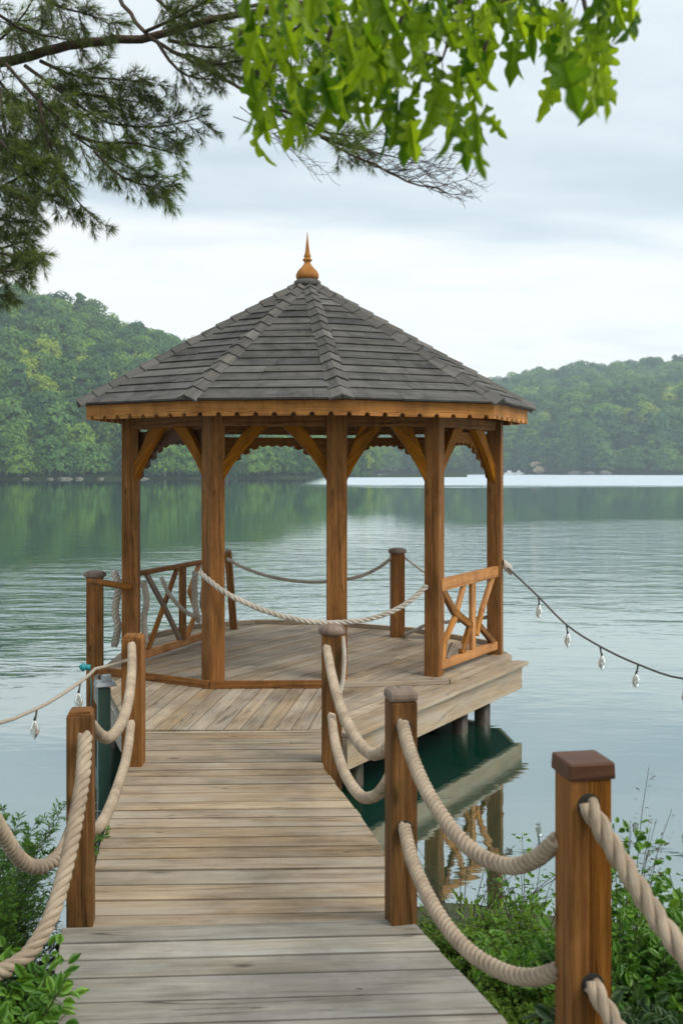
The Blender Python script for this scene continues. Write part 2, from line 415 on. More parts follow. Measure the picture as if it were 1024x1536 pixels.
# ------------------------------------------------------------ setting: ground, water
def ground_z(X, Y):
    sh = 5.35+.35*math.sin(X*.9+1)+.2*math.sin(X*2.3)+(.0 if X > 0 else -.15)
    if X < -1.0: sh -= min(.6, (-1.0-X)*.5)
    if X > 1.2: sh += min(2.5, (X-1.2)*.12)
    d = sh-Y
    if d > 0: z = WATER+.42*(1-math.exp(-d*.9))+.02*d if d < 30 else WATER+.42+.6
    else: z = max(WATER-2.4, WATER+d*.45)
    return min(z, -.14 if -1.3 < X < .8 else 1e9)+(.02*math.sin(X*7)*math.sin(Y*6) if d > -1 else 0)
def axis(fine, lo, hi):
    a = list(np.arange(-10, 10.01, fine)); g = .6; x = 10
    while x < hi: x += g; g *= 1.35; a.append(min(x, hi))
    x = -10; g = .6; b = []
    while x > lo: x -= g; g *= 1.35; b.append(max(x, lo))
    return b[::-1]+a
def grid(name, xs, ys, fz, mat, kind='structure'):
    V = [(x, y, fz(x, y)) for y in ys for x in xs]; nx = len(xs)
    Fc = [(j*nx+i, j*nx+i+1, (j+1)*nx+i+1, (j+1)*nx+i) for j in range(len(ys)-1) for i in range(nx-1)]
    o = np_mesh(name, V, Fc, mat, smooth=True); tag(o, kind=kind); return o
m, t, out = new_mat('bank_soil')
tcn = t.nodes.new('ShaderNodeTexCoord')
n = noise(t, tcn.outputs['Object'], 5, 6, .65)
c = ramp(t, n, [(.3, (.03, .028, .015)), (.5, (.045, .06, .02)), (.7, (.09, .085, .05))])
b = t.nodes.new('ShaderNodeBsdfPrincipled'); t.links.new(c, b.inputs['Base Color']); b.inputs['Roughness'].default_value = .95
bp = t.nodes.new('ShaderNodeBump'); bp.inputs['Strength'].default_value = .8; bp.inputs['Distance'].default_value = .04
t.links.new(n, bp.inputs['Height']); t.links.new(bp.outputs[0], b.inputs['Normal']); t.links.new(b.outputs[0], out.inputs[0])
M['soil'] = m
ax = axis(.2, -1800, 1800)
grid('ground', ax, ax, ground_z, M['soil'])

# water
m, t, out = new_mat('lake_water')
geo = t.nodes.new('ShaderNodeNewGeometry'); pos = geo.outputs['Position']
sp = t.nodes.new('ShaderNodeSeparateXYZ'); t.links.new(pos, sp.inputs[0])
wob = noise(t, mapping(t, pos, (.03, .06, 1)), 1, 4, .6)
xc = math_n(t, 'MINIMUM', math_n(t, 'MAXIMUM', sp.outputs[0], -13), 16)
far = math_n(t, 'MULTIPLY', math_n(t, 'SUBTRACT', sp.outputs[1], 12), .07, clamp=True)
yy = math_n(t, 'ADD', math_n(t, 'SUBTRACT', sp.outputs[1], math_n(t, 'MULTIPLY', math_n(t, 'MULTIPLY', xc, .95), far)), math_n(t, 'MULTIPLY', math_n(t, 'SUBTRACT', wob, .5), math_n(t, 'MULTIPLY', sp.outputs[1], .8)))
ly = math_n(t, 'DIVIDE', math_n(t, 'LOGARITHM', math_n(t, 'MAXIMUM', yy, 1), 10), 3)     # log10(distance)/3
amp = ramp(t, ly, [(.0, .03), (.27, .035), (.33, .07), (.38, .25), (.415, .7), (.45, 1.0), (.495, 1.0), (.515, .5), (.54, .12), (.60, .03), (.8, .02)])
# wind-ruffled strip towards the far right shore
xs_ = math_n(t, 'DIVIDE', sp.outputs[0], math_n(t, 'MAXIMUM', sp.outputs[1], 1))
strip = math_n(t, 'MULTIPLY', ramp(t, math_n(t, 'DIVIDE', math_n(t, 'ADD', sp.outputs[1], math_n(t, 'MULTIPLY', math_n(t, 'SUBTRACT', noise(t, mapping(t, pos, (.010, .05, 1)), 1, 6, .7), .5), 130)), 1000), [(.152, 0), (.195, 1), (.50, 1), (.56, .2)]),
               ramp(t, math_n(t, 'ADD', math_n(t, 'DIVIDE', sp.outputs[0], 200), .5), [(.46, 0), (.52, 1)]))
amp = math_n(t, 'MAXIMUM', amp, math_n(t, 'MULTIPLY', strip, .0))
w1 = noise(t, mapping(t, pos, (1.3, 3.6, 1), rot=(0, 0, .12)), 1.6, 3, .55, .5)
w2 = noise(t, mapping(t, pos, (.5, 1.15, 1), rot=(0, 0, -.12)), 1.0, 3, .5, .5)
w3 = noise(t, mapping(t, pos, (4, 10, 1)), 1.5, 2, .5, .3)
h = math_n(t, 'ADD', math_n(t, 'ADD', math_n(t, 'MULTIPLY', w1, .20), math_n(t, 'MULTIPLY', w2, 1.0)), math_n(t, 'MULTIPLY', w3, .03))
bp = t.nodes.new('ShaderNodeBump'); bp.inputs['Distance'].default_value = .10
t.links.new(amp, bp.inputs['Strength']); t.links.new(h, bp.inputs['Height'])
gl = t.nodes.new('ShaderNodeBsdfGlossy'); gl.inputs['Color'].default_value = (.92, 1, .995, 1)
t.links.new(math_n(t, 'ADD', .03, math_n(t, 'MULTIPLY', strip, .55)), gl.inputs['Roughness'])
t.links.new(bp.outputs[0], gl.inputs['Normal'])
df = t.nodes.new('ShaderNodeBsdfDiffuse'); df.inputs['Color'].default_value = (.003, .038, .024, 1)
fr = t.nodes.new('ShaderNodeFresnel'); fr.inputs['IOR'].default_value = 3.2; t.links.new(bp.outputs[0], fr.inputs['Normal'])
fac = math_n(t, 'ADD', math_n(t, 'MULTIPLY', fr.outputs[0], .88), .24, clamp=True)
ms = t.nodes.new('ShaderNodeMixShader'); t.links.new(fac, ms.inputs[0]); t.links.new(df.outputs[0], ms.inputs[1]); t.links.new(gl.outputs[0], ms.inputs[2])
# pale colour painted over the ruffled strip, standing in for reflected sky
df2 = t.nodes.new('ShaderNodeBsdfDiffuse'); df2.inputs['Color'].default_value = (.42, .49, .56, 1)
ms2 = t.nodes.new('ShaderNodeMixShader'); t.links.new(math_n(t, 'MULTIPLY', strip, .8), ms2.inputs[0])
t.links.new(ms.outputs[0], ms2.inputs[1]); t.links.new(df2.outputs[0], ms2.inputs[2])
t.links.new(ms2.outputs[0], out.inputs[0])
wx = [-1700, -400, -60, -8, 0, 8, 60, 400, 1700]; wy = [2.0, 8, 30, 100, 300, 700, 1700]
grid('lake_water', wx, wy, lambda x, y: WATER, m)

# ------------------------------------------------------------ hills
def interp(x, tab):
    if x <= tab[0][0]: return tab[0][1]
    for (a, b), (c, d) in zip(tab, tab[1:]):
        if x <= c:
            k = (x-a)/(c-a); k = k*k*(3-2*k); return b+(d-b)*k
    return tab[-1][1]
def fbm(x, y, s=0):
    v = 0; a = 1
    for k in range(4):
        v += a*math.sin(x*(.013*1.9**k)+s+k*1.7+1.3*math.sin(y*(.011*1.9**k)+k))*math.cos(y*(.012*1.9**k)+s*.7+k*2.1); a *= .5
    return v
LEFT_TOP = [(-1400, 560), (-800, 470), (-300, 452), (0, 462), (60, 466), (120, 486), (200, 517), (270, 543), (360, 580), (450, 640), (520, 690), (600, 722), (700, 735)]
RIGHT_TOP = [(300, 722), (480, 705), (560, 675), (650, 635), (745, 592), (800, 582), (860, 577), (900, 574), (1024, 574), (1400, 582), (1900, 640)]
SHORE_L = [(-1400, 240), (-200, 262), (0, 272), (200, 288), (300, 300), (420, 330), (540, 345), (700, 360)]
SHORE_R = [(300, 600), (600, 600), (760, 560), (900, 510), (1024, 495), (1400, 450), (1900, 420)]
def hill_left(px, k):
    """k = 0 shore .. 1 ridge .. 1.6 behind"""
    s = interp(px, SHORE_L); rg = s+210; Y = s+(rg-s)*k; X = (px-512)/F*Y
    zr = max(-2, CAM+(HY-interp(px, LEFT_TOP))/F*rg-2)
    prof = interp(k, [(-.1, -.06), (0, 0.0), (.12, .10), (.35, .36), (.5, .50), (.75, .80), (1, 1), (1.3, .9), (2, .5)])
    z = WATER+.3+zr*prof+fbm(X, Y, 1)*2.2*min(1, max(0, k*3))
    if k < 0: z = WATER-2
    return X, Y, z
def hill_right(px, k):
    s = interp(px, SHORE_R); rg = s+330; Y = s+(rg-s)*k; X = (px-512)/F*Y
    zr = max(-2, CAM+(HY-interp(px, RIGHT_TOP))/F*rg-2)
    prof = interp(k, [(-.1, -.06), (0, 0.0), (.06, .17), (.14, .33), (.3, .46), (.6, .70), (1, 1), (1.3, .9), (2, .5)])
    z = WATER+.3+zr*prof+fbm(X, Y, 3)*3.0*min(1, max(0, k*5))
    if k < 0: z = WATER-2
    return X, Y, z
m, t, out = new_mat('forest_floor'); tcn = t.nodes.new('ShaderNodeTexCoord')
c = ramp(t, noise(t, tcn.outputs['Object'], .2, 5, .6), [(.3, (.012, .022, .008)), (.7, (.035, .05, .018))])
b = t.nodes.new('ShaderNodeBsdfDiffuse'); t.links.new(c, b.inputs[0]); t.links.new(b.outputs[0], out.inputs[0]); M['floor'] = m
def hill_mesh(name, fn, p0, p1, dp):
    pxs = np.arange(p0, p1+1, dp); ks = np.arange(-.1, 1.61, .05)
    V = [fn(p, k) for k in ks for p in pxs]; n = len(pxs)
    Fc = [(j*n+i, j*n+i+1, (j+1)*n+i+1, (j+1)*n+i) for j in range(len(ks)-1) for i in range(n-1)]
    tag(np_mesh(name, V, Fc, M['floor'], smooth=True), kind='structure')
hill_mesh('hill', hill_left, -1400, 700, 12)
hill_mesh('hill', hill_right, 300, 1900, 12)

# ------------------------------------------------------------ far trees
LEAFQ = ([(-.5, 0, 0), (.1, -.15, .12), (.5, .1, 0), (.25, .8, -.1), (-.3, .9, .1)], [(0, 1, 2, 3, 4)])
def crown_arrays(seed, w, h, lobes, per, leaf, conic=0):
    r = np.random.default_rng(seed); loc = []; dr = []; up = []
    for i in range(lobes):
        u = (i+.5)/lobes; a = i*2.4+r.random()
        zc = h*(.15+.75*u)
        rr = w*.5*(.62*math.sqrt(max(.05, 1-((u-.35)/.75)**2)))*(1-conic*u)
        c = np.array([math.cos(a)*rr*r.uniform(.6, 1.15), math.sin(a)*rr*r.uniform(.6, 1.15), zc])
        rad = w*r.uniform(.19, .30)*(1-.5*conic*u)
        d = norm(r.normal(size=(per, 3))); d[:, 2] = np.abs(d[:, 2])*.9-.25*(r.random(per) < .4)
        d = norm(d)
        p = c+d*rad*r.uniform(.75, 1.08, (per, 1))*np.array([1, 1, .8])
        nn = norm(norm(p-np.array([0, 0, h*.45]))*.6+d+r.normal(size=(per, 3))*.28)
        loc.append(p); dr.append(norm(np.cross(nn, r.normal(size=(per, 3))))); up.append(nn)
    loc = np.concatenate(loc); dr = np.concatenate(dr); up = np.concatenate(up)
    s = leaf*r.uniform(.6, 1.4, len(loc))
    return scatter(LEAFQ[0], LEAFQ[1], loc, basis(dr, up, s))
def tree_proto(name, seed, w, h, lobes, per, leaf, mat, label, conic=0):
    V, Fc = crown_arrays(seed, w, h, lobes, per, leaf, conic)
    e = empty(name, (0, 0, 0), label, 'tree')
    np_mesh('crown', V, Fc, mat, e)
    mb = MB(); mb.tube([(0, 0, -1), (.1, 0, h*.3), (0, .1, h*.6), (0, 0, h*.85)], [w*.04, w*.032, w*.02, w*.008], 7)
    for k in range(4):
        a = k*1.7+seed; mb.tube([(0, 0, h*(.3+.08*k)), (math.cos(a)*w*.3, math.sin(a)*w*.3, h*(.5+.08*k))], [w*.018, w*.006], 5)
    mb.build('trunk', M['far_bark'], e)
    return e
protos = [
    tree_proto('broadleaf_tree', 1, 9, 11, 16, 95, .62, M['far_leaf'], 'x'),
    tree_proto('broadleaf_tree', 2, 10, 10, 18, 90, .62, M['far_leaf'], 'x'),
    tree_proto('broadleaf_tree', 3, 8, 12, 16, 90, .58, M['far_dark'], 'x'),
    tree_proto('broadleaf_tree', 4, 9, 10, 16, 90, .60, M['far_lime'], 'x'),
    tree_proto('tall_tree', 5, 6.5, 14, 16, 90, .55, M['far_dark'], 'x', .55),
    tree_proto('bushy_tree', 6, 8, 6.5, 12, 95, .50, M['far_dark'], 'x'),
]
used = [False]*len(protos)
def place_tree(i, x, y, z, s, rz, label, group):
    p = protos[i]
    if not used[i]: r = p; used[i] = True
    else:
        r = p.copy(); C.objects.link(r)
        for ch in list(p.children):
            c = ch.copy(); C.objects.link(c); c.parent = r
    r.location = (x, y, z); r.rotation_euler = (0, 0, rz); r.scale = (s, s, s*random.uniform(.9, 1.15))
    r['label'] = label; r['group'] = group
LAB = {
 'L': ('round-crowned green tree in the front row on the left lake shore', 'trees along the left shore'),
 'D': ('dark green tree in the front row on the left lake shore', 'dark trees along the left shore'),
 'Y': ('bright yellow-green tree on the lower slope of the left hill', 'yellow-green trees on the left hill'),
 'H': ('bushy tree on the low headland seen between the gazebo posts', 'trees on the headland behind the gazebo'),
 'R': ('hazy green tree in the front row on the right far shore', 'trees along the right shore'),
 'RY': ('pale yellow-green tree on the lower slope of the right hill', 'yellow-green trees on the right hill'),
}
# left shore, front rows
for row, (k0, n_) in enumerate(((.012, 30), (.05, 28))):
    for i in range(n_):
        px = -260+i*19.5+random.uniform(-6, 6)+row*9
        x, y, z = hill_left(px, k0+random.uniform(-.006, .012))
        d = random.random() < .45
        s = random.uniform(.85, 1.25)*(1.05 if row else .9)
        place_tree(random.choice((2, 4, 5)) if d else random.choice((0, 1)), x, y, z-.4, s, random.uniform(0, 6.28), *LAB['D' if d else 'L'])
# lime trees on the left slope
for i in range(26):
    px = -60+i*12.5+random.uniform(-8, 8)
    x, y, z = hill_left(px, random.uniform(.24, .42))
    place_tree(3, x, y, z, random.uniform(.95, 1.35), random.uniform(0, 6.28), *LAB['Y'])
# headland
for i in range(34):
    px = 228+i*9.8+random.uniform(-5, 5)
    if px > 560: continue
    sc = interp(px, [(220, 1.25), (330, 1.1), (450, .95), (500, .7), (560, .3)])
    x, y, z = hill_left(px, random.uniform(.004, .04))
    place_tree(random.choice((0, 5, 1, 2, 5)), x, y, z-.4, sc*random.uniform(.8, 1.1), random.uniform(0, 6.28), *LAB['H'])
# right shore
for row, k0 in enumerate((.006, .03)):
    for i in range(34):
        px = 560+i*18+random.uniform(-6, 6)+row*8
        x, y, z = hill_right(px, k0+random.uniform(-.004, .008))
        place_tree(random.choice((0, 1, 2, 4, 0)), x, y, z-.4, random.uniform(1.0, 1.55), random.uniform(0, 6.28), *LAB['R'])
for i in range(22):
    px = 745+i*16+random.uniform(-10, 10)
    x, y, z = hill_right(px, random.uniform(.08, .2))
    place_tree(3, x, y, z, random.uniform(1.1, 1.5), random.uniform(0, 6.28), *LAB['RY'])

# the woods behind them: one mass on each hill
def forest(name, fn, px0, px1, k0, k1, n, s0, s1, label):
    pts = []; sc = []; rot = []; idx = []
    for _ in range(n):
        px = random.uniform(px0, px1); k = k0+(k1-k0)*random.random()
        x, y, z = fn(px, k)
        if z < .5: continue
        pts.append((x, y, z-.6)); sc.append(random.uniform(s0, s1)); rot.append((0, 0, random.uniform(0, 6.28)))
        h = math.sin(x*.045+1)+math.sin(y*.06+x*.02)
        c = random.random()
        if fn is hill_right and k > .4 and c < .45: c = .2; h = 0
        if c < .10 and k > .75: c = .2
        idx.append(3 if (c < .10 and k < .75) or (h > 1.5 and c < .35 and k < .6) else (2 if c < .4 else (4 if c < .5 else (0 if c < .75 else 1))))
    me = bpy.data.meshes.new(name); me.from_pydata(pts, [], [])
    for nm, tp, dat in (('sc', 'FLOAT', sc), ('rot', 'FLOAT_VECTOR', rot), ('idx', 'INT', idx)):
        a = me.attributes.new(nm, tp, 'POINT')
        a.data.foreach_set('vector' if tp == 'FLOAT_VECTOR' else 'value', [q for r_ in dat for q in r_] if tp == 'FLOAT_VECTOR' else dat)
    o = bpy.data.objects.new(name, me); C.objects.link(o); tag(o, label, 'forest', kind='stuff')
    ng = bpy.data.node_groups.new(name, 'GeometryNodeTree')
    ng.interface.new_socket('Geometry', in_out='INPUT', socket_type='NodeSocketGeometry')
    ng.interface.new_socket('Geometry', in_out='OUTPUT', socket_type='NodeSocketGeometry')
    gi = ng.nodes.new('NodeGroupInput'); go = ng.nodes.new('NodeGroupOutput')
    iop = ng.nodes.new('GeometryNodeInstanceOnPoints'); iop.inputs['Pick Instance'].default_value = True
    jn = ng.nodes.new('GeometryNodeJoinGeometry')
    for p in reversed(protos[:5]):
        cr = [c for c in p.children if c.name.startswith('crown')][0]
        oi = ng.nodes.new('GeometryNodeObjectInfo'); oi.inputs['Object'].default_value = cr; oi.inputs['As Instance'].default_value = True
        ng.links.new(oi.outputs['Geometry'], jn.inputs[0])
    def att(nm, tp):
        a = ng.nodes.new('GeometryNodeInputNamedAttribute'); a.data_type = tp; a.inputs[0].default_value = nm
        return [s for s in a.outputs if s.enabled and s.name == 'Attribute'][0]
    ng.links.new(gi.outputs[0], iop.inputs['Points']); ng.links.new(jn.outputs[0], iop.inputs['Instance'])
    ng.links.new(att('idx', 'INT'), iop.inputs['Instance Index']); ng.links.new(att('rot', 'FLOAT_VECTOR'), iop.inputs['Rotation'])
    ng.links.new(att('sc', 'FLOAT'), iop.inputs['Scale']); ng.links.new(iop.outputs[0], go.inputs[0])
    md = o.modifiers.new('forest', 'NODES'); md.node_group = ng
forest('forest', hill_left, -700, 560, .06, 1.08, 1500, .9, 1.6, 'dense mixed green wood covering the left hill behind the shore trees')
forest('forest', hill_right, 450, 1500, .04, 1.06, 2300, 1.1, 2.0, 'hazy dense wood covering the right hill across the lake')

# shore rocks, bare bank, small boats on the far shore
def rock(mb, c, r, seed):
    q = np.random.default_rng(seed); v = []
    n, k = 9, 5
    for j in range(k+1):
        ph = PI*j/k
        for i in range(n):
            a = 2*PI*i/n; s = r*q.uniform(.75, 1.15)
            v.append((c[0]+s*1.3*math.sin(ph)*math.cos(a), c[1]+s*math.sin(ph)*math.sin(a), c[2]+s*.6*math.cos(ph)))
    f = [(j*n+i, (j+1)*n+i, (j+1)*n+(i+1) % n, j*n+(i+1) % n) for j in range(k) for i in range(n)]
    mb.add(v, f, None, False)
rk = [(38, 'pale'), (75, 'pale'), (92, 'long grey'), (100, 'low'), (118, 'pale'), (150, 'low grey'), (215, 'low')]
for i, (px, w) in enumerate(rk):
    s = interp(px, SHORE_L)-1.5; mb = MB()
    rock(mb, ((px-512)/F*s, s+1, WATER-.05), random.uniform(.5, 1.3), i)
    tag(mb.build('shore_rock', M['stone']), 'pale rock at the waterline of the left lake shore', 'rock', 'rocks along the left waterline')
for i, (px, r_) in enumerate(((862, 3.2), (884, 2.4), (908, 3.0))):
    s = interp(px, SHORE_R)-2; mb = MB(); rock(mb, ((px-512)/F*s, s, WATER+.5), r_, 30+i)
    tag(mb.build('shore_rock', M['stone']), 'brownish rock at the waterline of the right far shore', 'rock', 'rocks along the right waterline')
mb = MB(); s = interp(812, SHORE_R)-3
rock(mb, ((812-512)/F*s, s+3, 2), 3.6, 77); rock(mb, ((808-512)/F*s, s+6, 5), 3.0, 78)
tag(mb.build('bare_bank', M['sand']), 'bare sandy slope at the water on the right far shore', 'bank')
for i, (px, L, lab) in enumerate(((765, 7, 'larger white boat moored left of the bare sandy bank, far shore'), (779, 5, 'smaller white boat moored close to the bare sandy bank, far shore'))):
    s = interp(px, SHORE_R)-6; x0 = (px-512)/F*s
    e = empty('small_boat', (x0, s, WATER), lab, 'boat', 'boats on the far shore')
    mb = MB(); pr = [(-L/2, 0, 1.0), (-L/2+.4, 0, -.1), (L/2-1.4, 0, -.1), (L/2, 0, 1.2)]
    pr = [Vector((x0+a, s-1, WATER+c)) for a, b_, c in pr]
    mb.prism(pr, (0, 1, 0), 2.0); mb.build('hull', M['white'], e, .1)
    mb = MB(); mb.box((x0-L*.1, s, WATER+1.7), (L*.35, 1.5, 1.1), 0, .85); mb.build('cabin', M['white'], e, .08)

# ------------------------------------------------------------ gazebo
ctr = Vector((-.354, 10.4, 0))
gz = empty('gazebo', (ctr.x, ctr.y, 0), 'eight-sided wooden gazebo with dark shingled roof and finial on the lake platform', 'gazebo')
ZE = 2.645                     # eave top
CR = [(-2.45, 9.5), (-1.345, 8.82), (-.005, 8.68), (1.44, 9.28), (1.96, 10.4), (1.30, 11.75), (-.65, 12.25), (-2.15, 11.45)]
CR = [Vector((x, y, ZE)) for x, y in CR]
APEX = Vector((ctr.x, ctr.y, 3.955))
roof = MB(); 
for k in range(8):                                # solid under-roof
    a, b_ = CR[k], CR[(k+1) % 8]; 
    d = Vector((0, 0, .035))
    vs_ = [a-d, b_-d, APEX-d, a-d*.1, b_-d*.1, APEX-d*.1]
    roof.add(vs_, [(2, 1, 0), (3, 4, 5), (0, 1, 4, 3), (1, 2, 5, 4), (2, 0, 3, 5)])
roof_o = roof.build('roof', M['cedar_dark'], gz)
NC = 17
for k in range(8):
    a, b_ = CR[k], CR[(k+1) % 8]
    nrm = (b_-a).cross(APEX-a).normalized()
    if nrm.z < 0: nrm = -nrm
    out_d = ((a+b_)/2-Vector((ctr.x, ctr.y, ZE))).normalized()
    mb = MB()
    def pt(s_, t_, h_): return a.lerp(b_, s_).lerp(APEX, t_)+nrm*h_
    for j in range(NC):
        t0 = j/NC-.004; t1 = min(.995, (j+1)/NC+.022)
        if j == 0: t0 = -.022
        wd = (b_-a).length*(1-j/NC); s0 = -.0
        s_ = 0.0
        while s_ < 1:
            w_ = random.uniform(.35, 1.3)/max(wd, .12); e_ = s_+w_
            if e_ > 1-.1/max(wd, .12): e_ = 1.0
            g_ = .0022/max(wd, .15); jt = random.uniform(-.003, .004); lift = .021+random.uniform(0, .004)
            q0, q1 = s_+g_, e_-g_
            v = [pt(q0, t0+jt, .004), pt(q1, t0+jt, .004), pt(q1, t1, .001), pt(q0, t1, .001),
                 pt(q0, t0+jt, lift), pt(q1, t0+jt, lift+random.uniform(-.002, .003)), pt(q1, t1, .006), pt(q0, t1, .006)]
            mb.hexa(v, b_-a); s_ = e_
    mb.build('shingles', M['shingle'], roof_o)
for k in range(8):                                # hip caps
    c0 = CR[k]; pv, nx_ = CR[k-1], CR[(k+1) % 8]; hip = (APEX-c0); hl = hip.length; hd = hip.normalized()
    nL = (c0-pv).cross(APEX-pv).normalized(); nL = nL if nL.z > 0 else -nL
    nR = (nx_-c0).cross(APEX-c0).normalized(); nR = nR if nR.z > 0 else -nR
    dL = nL.cross(hd); dL = dL if dL.dot(pv-c0) > 0 else -dL
    dR = nR.cross(hd); dR = dR if dR.dot(nx_-c0) > 0 else -dR
    up = (nL+nR).normalized(); mb = MB(); n_ = 15
    for j in range(n_):
        s0 = -.05+j*hl/n_; s1 = s0+hl/n_*1.28
        if s1 > hl-.02: s1 = hl-.02
        wq = .105*(1-.35*j/n_)+random.uniform(-.008, .01)
        p0, p1 = c0+hd*s0, c0+hd*s1
        lo, hi = .037+random.uniform(0, .008), .024
        def row(p, h_, w_): return [p+dL*w_+nL*(h_*.62), p+dL*w_*.35+up*(h_*1.05+.004), p+up*(h_+.018), p+dR*w_*.35+up*(h_*1.05+.004), p+dR*w_+nR*(h_*.62)]
        tA, tB = row(p0, lo, wq), row(p1, hi, wq*.92)
        bA = [q-up*.022 for q in tA]; bB = [q-up*.018 for q in tB]
        v = tA+tB+bA+bB
        fs = [(i, i+1, 5+i+1, 5+i) for i in range(4)]+[(10+i+1, 10+i, 15+i, 15+i+1) for i in range(4)]
        fs += [(i+1, i, 10+i, 10+i+1) for i in range(4)]+[(5+i, 5+i+1, 15+i+1, 15+i) for i in range(4)]
        fs += [(0, 5, 15, 10), (4, 14, 19, 9)]
        off = random.random()*9
        uv = [[((v[q]-c0).dot(hd)+off, ((v[q]-c0).dot(dR))) for q in f] for f in fs]
        mb.add(v, fs, uv)
    mb.build('ridge_cap', M['shingle_cap'], roof_o)
mb = MB(); mb.lathe(APEX+Vector((0, 0, -.02)), [(.15, -.03), (.14, .02), (.09, .055), (.02, .07)], 12); mb.build('apex_cap', M['shingle_cap'], roof_o)
mb = MB()
mb.lathe(APEX+Vector((0, 0, .03)), [(.10, -.01), (.118, .012), (.12, .04), (.105, .075), (.075, .11), (.048, .14), (.034, .165), (.030, .18), (.046, .188), (.05, .2), (.042, .212), (.028, .22), (.038, .232), (.034, .25), (.026, .27), (.018, .33), (.010, .40), (.003, .49)], 20)
mb.build('finial', M['cedar_light'], gz)
# fascia boards with cut scallops
FH = .155
for k in range(8):
    a, b_ = CR[k].copy(), CR[(k+1) % 8].copy()
    c2 = Vector((ctr.x, ctr.y, ZE)); a = a.lerp(c2, .012); b_ = b_.lerp(c2, .012)
    d = (b_-a).normalized(); L = (b_-a).length; n_ = max(3, round(L/.165))
    inn = Vector((0, 0, 1)).cross(d); inn = inn if inn.dot(c2-a) > 0 else -inn
    z1 = ZE-.012; z0 = z1-FH; st = L/n_; pts = [a+d*0+Vector((0, 0, z1-ZE)), ]
    low = []
    for i in range(n_):
        cxx = (i+.5)*st; r_ = .026
        low.append((cxx-r_, z0))
        for q in range(1, 8):
            an = PI-PI*q/8; low.append((cxx+r_*math.cos(an), z0+.034*math.sin(an)))
        low.append((cxx+r_, z0))
    poly = [(0, z1), (0, z0)]+low+[(L, z0), (L, z1)]
    pp = [Vector((a.x, a.y, 0))+d*u+Vector((0, 0, z)) for u, z in poly]
    mb = MB(); mb.prism(pp, inn, .032, d)
    mb.build('fascia', M['cedar_light'], roof_o)
# posts
POSTS = [(-2.10, 10.0, .165, 4), (-1.186, 9.26, .158, 42), (-.045, 9.42, .19, 2), (.884, 9.53, .150, -26), (1.635, 10.66, .152, -18),
         (1.08, 11.6, .15, 0), (-.055, 11.95, .15, 0), (-1.49, 11.6, .16, 20)]
ZT = 2.52
pz = []
for i, (x, y, w_, r_) in enumerate(POSTS):
    mb = MB(); mb.box((x, y, (ZT)/2), (w_, w_, ZT), R(r_)); mb.build('post', M['cedar'], gz, .008)
# header beams, braces
def bez(a, b_, c, n): return [a*(1-t)**2+b_*2*t*(1-t)+c*t*t for t in [i/n for i in range(n+1)]]
for i in range(8):
    a = Vector((*POSTS[i][:2], 0)); b_ = Vector((*POSTS[(i+1) % 8][:2], 0)); d = (b_-a).normalized(); L = (b_-a).length
    mb = MB(); mb.board(a+d*.08+Vector((0, 0, 2.465)), b_-d*.08+Vector((0, 0, 2.465)), .085, .10); mb.build('header_beam', M['cedar'], gz, .004)
    sd_ = Vector((0, 0, 1)).cross(d)
    for p, dd in ((a, d), (b_, -d)):
        # curved brace: a sawn plank standing in the plane of the span
        s_ = min(.52, L*.42); hh = .56
        lowr = bez(dd*.07+Vector((0, 0, 2.41-hh)), dd*(.20)+Vector((0, 0, 2.41-hh*.50)), dd*(s_+.03)+Vector((0, 0, 2.412)), 8)
        uppr = [Vector((0, 0, 2.412))+dd*(s_-.17), dd*.07+Vector((0, 0, 2.41-hh+.20))]
        mb = MB(); pp = [p+q for q in lowr]+[p+q for q in uppr]
        mb.prism([q-sd_*.033 for q in pp], sd_, .066, (dd*.7+Vector((0, 0, .7)))); mb.build('brace', M['cedar'], gz, .004)
    if i in (3, 4, 5, 6, 7, 0):
        # stepped valance hung inside the span
        c_in = (Vector((ctr.x, ctr.y, 0))-(a+b_)/2); c_in = c_in-d*c_in.dot(d); c_in.normalize()
        st = 14; prof = []
        for j in range(st+1):
            u = j/st; e_ = abs(u-.5)*2
            dep = .09+.36*max(0, (e_-.25)/.75)**1.6
            prof.append((u, dep))
        pp = [(0.06, 2.38)]
        for j in range(st):
            u0, u1 = j/st, (j+1)/st; dep = max(prof[j][1], prof[j+1][1])
            um = (u0+u1)/2
            pp += [(max(.06, u0*L), 2.38-dep+.0), (min(L-.06, um*L), 2.38-dep-.022), (min(L-.06, u1*L), 2.38-dep)]
        pp += [(L-.06, 2.38)]
        mb = MB(); mb.prism([a+d*u+Vector((0, 0, z))+c_in*.05 for u, z in pp], c_in, .022, d)
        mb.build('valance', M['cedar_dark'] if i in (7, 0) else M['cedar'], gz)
for k in range(8):
    mb = MB(); c0 = CR[k].lerp(Vector((ctr.x, ctr.y, ZE)), .06)
    mb.board(c0-Vector((0, 0, .09)), APEX-Vector((0, 0, .14)), .05, .10); mb.build('rafter', M['cedar_dark'], roof_o)

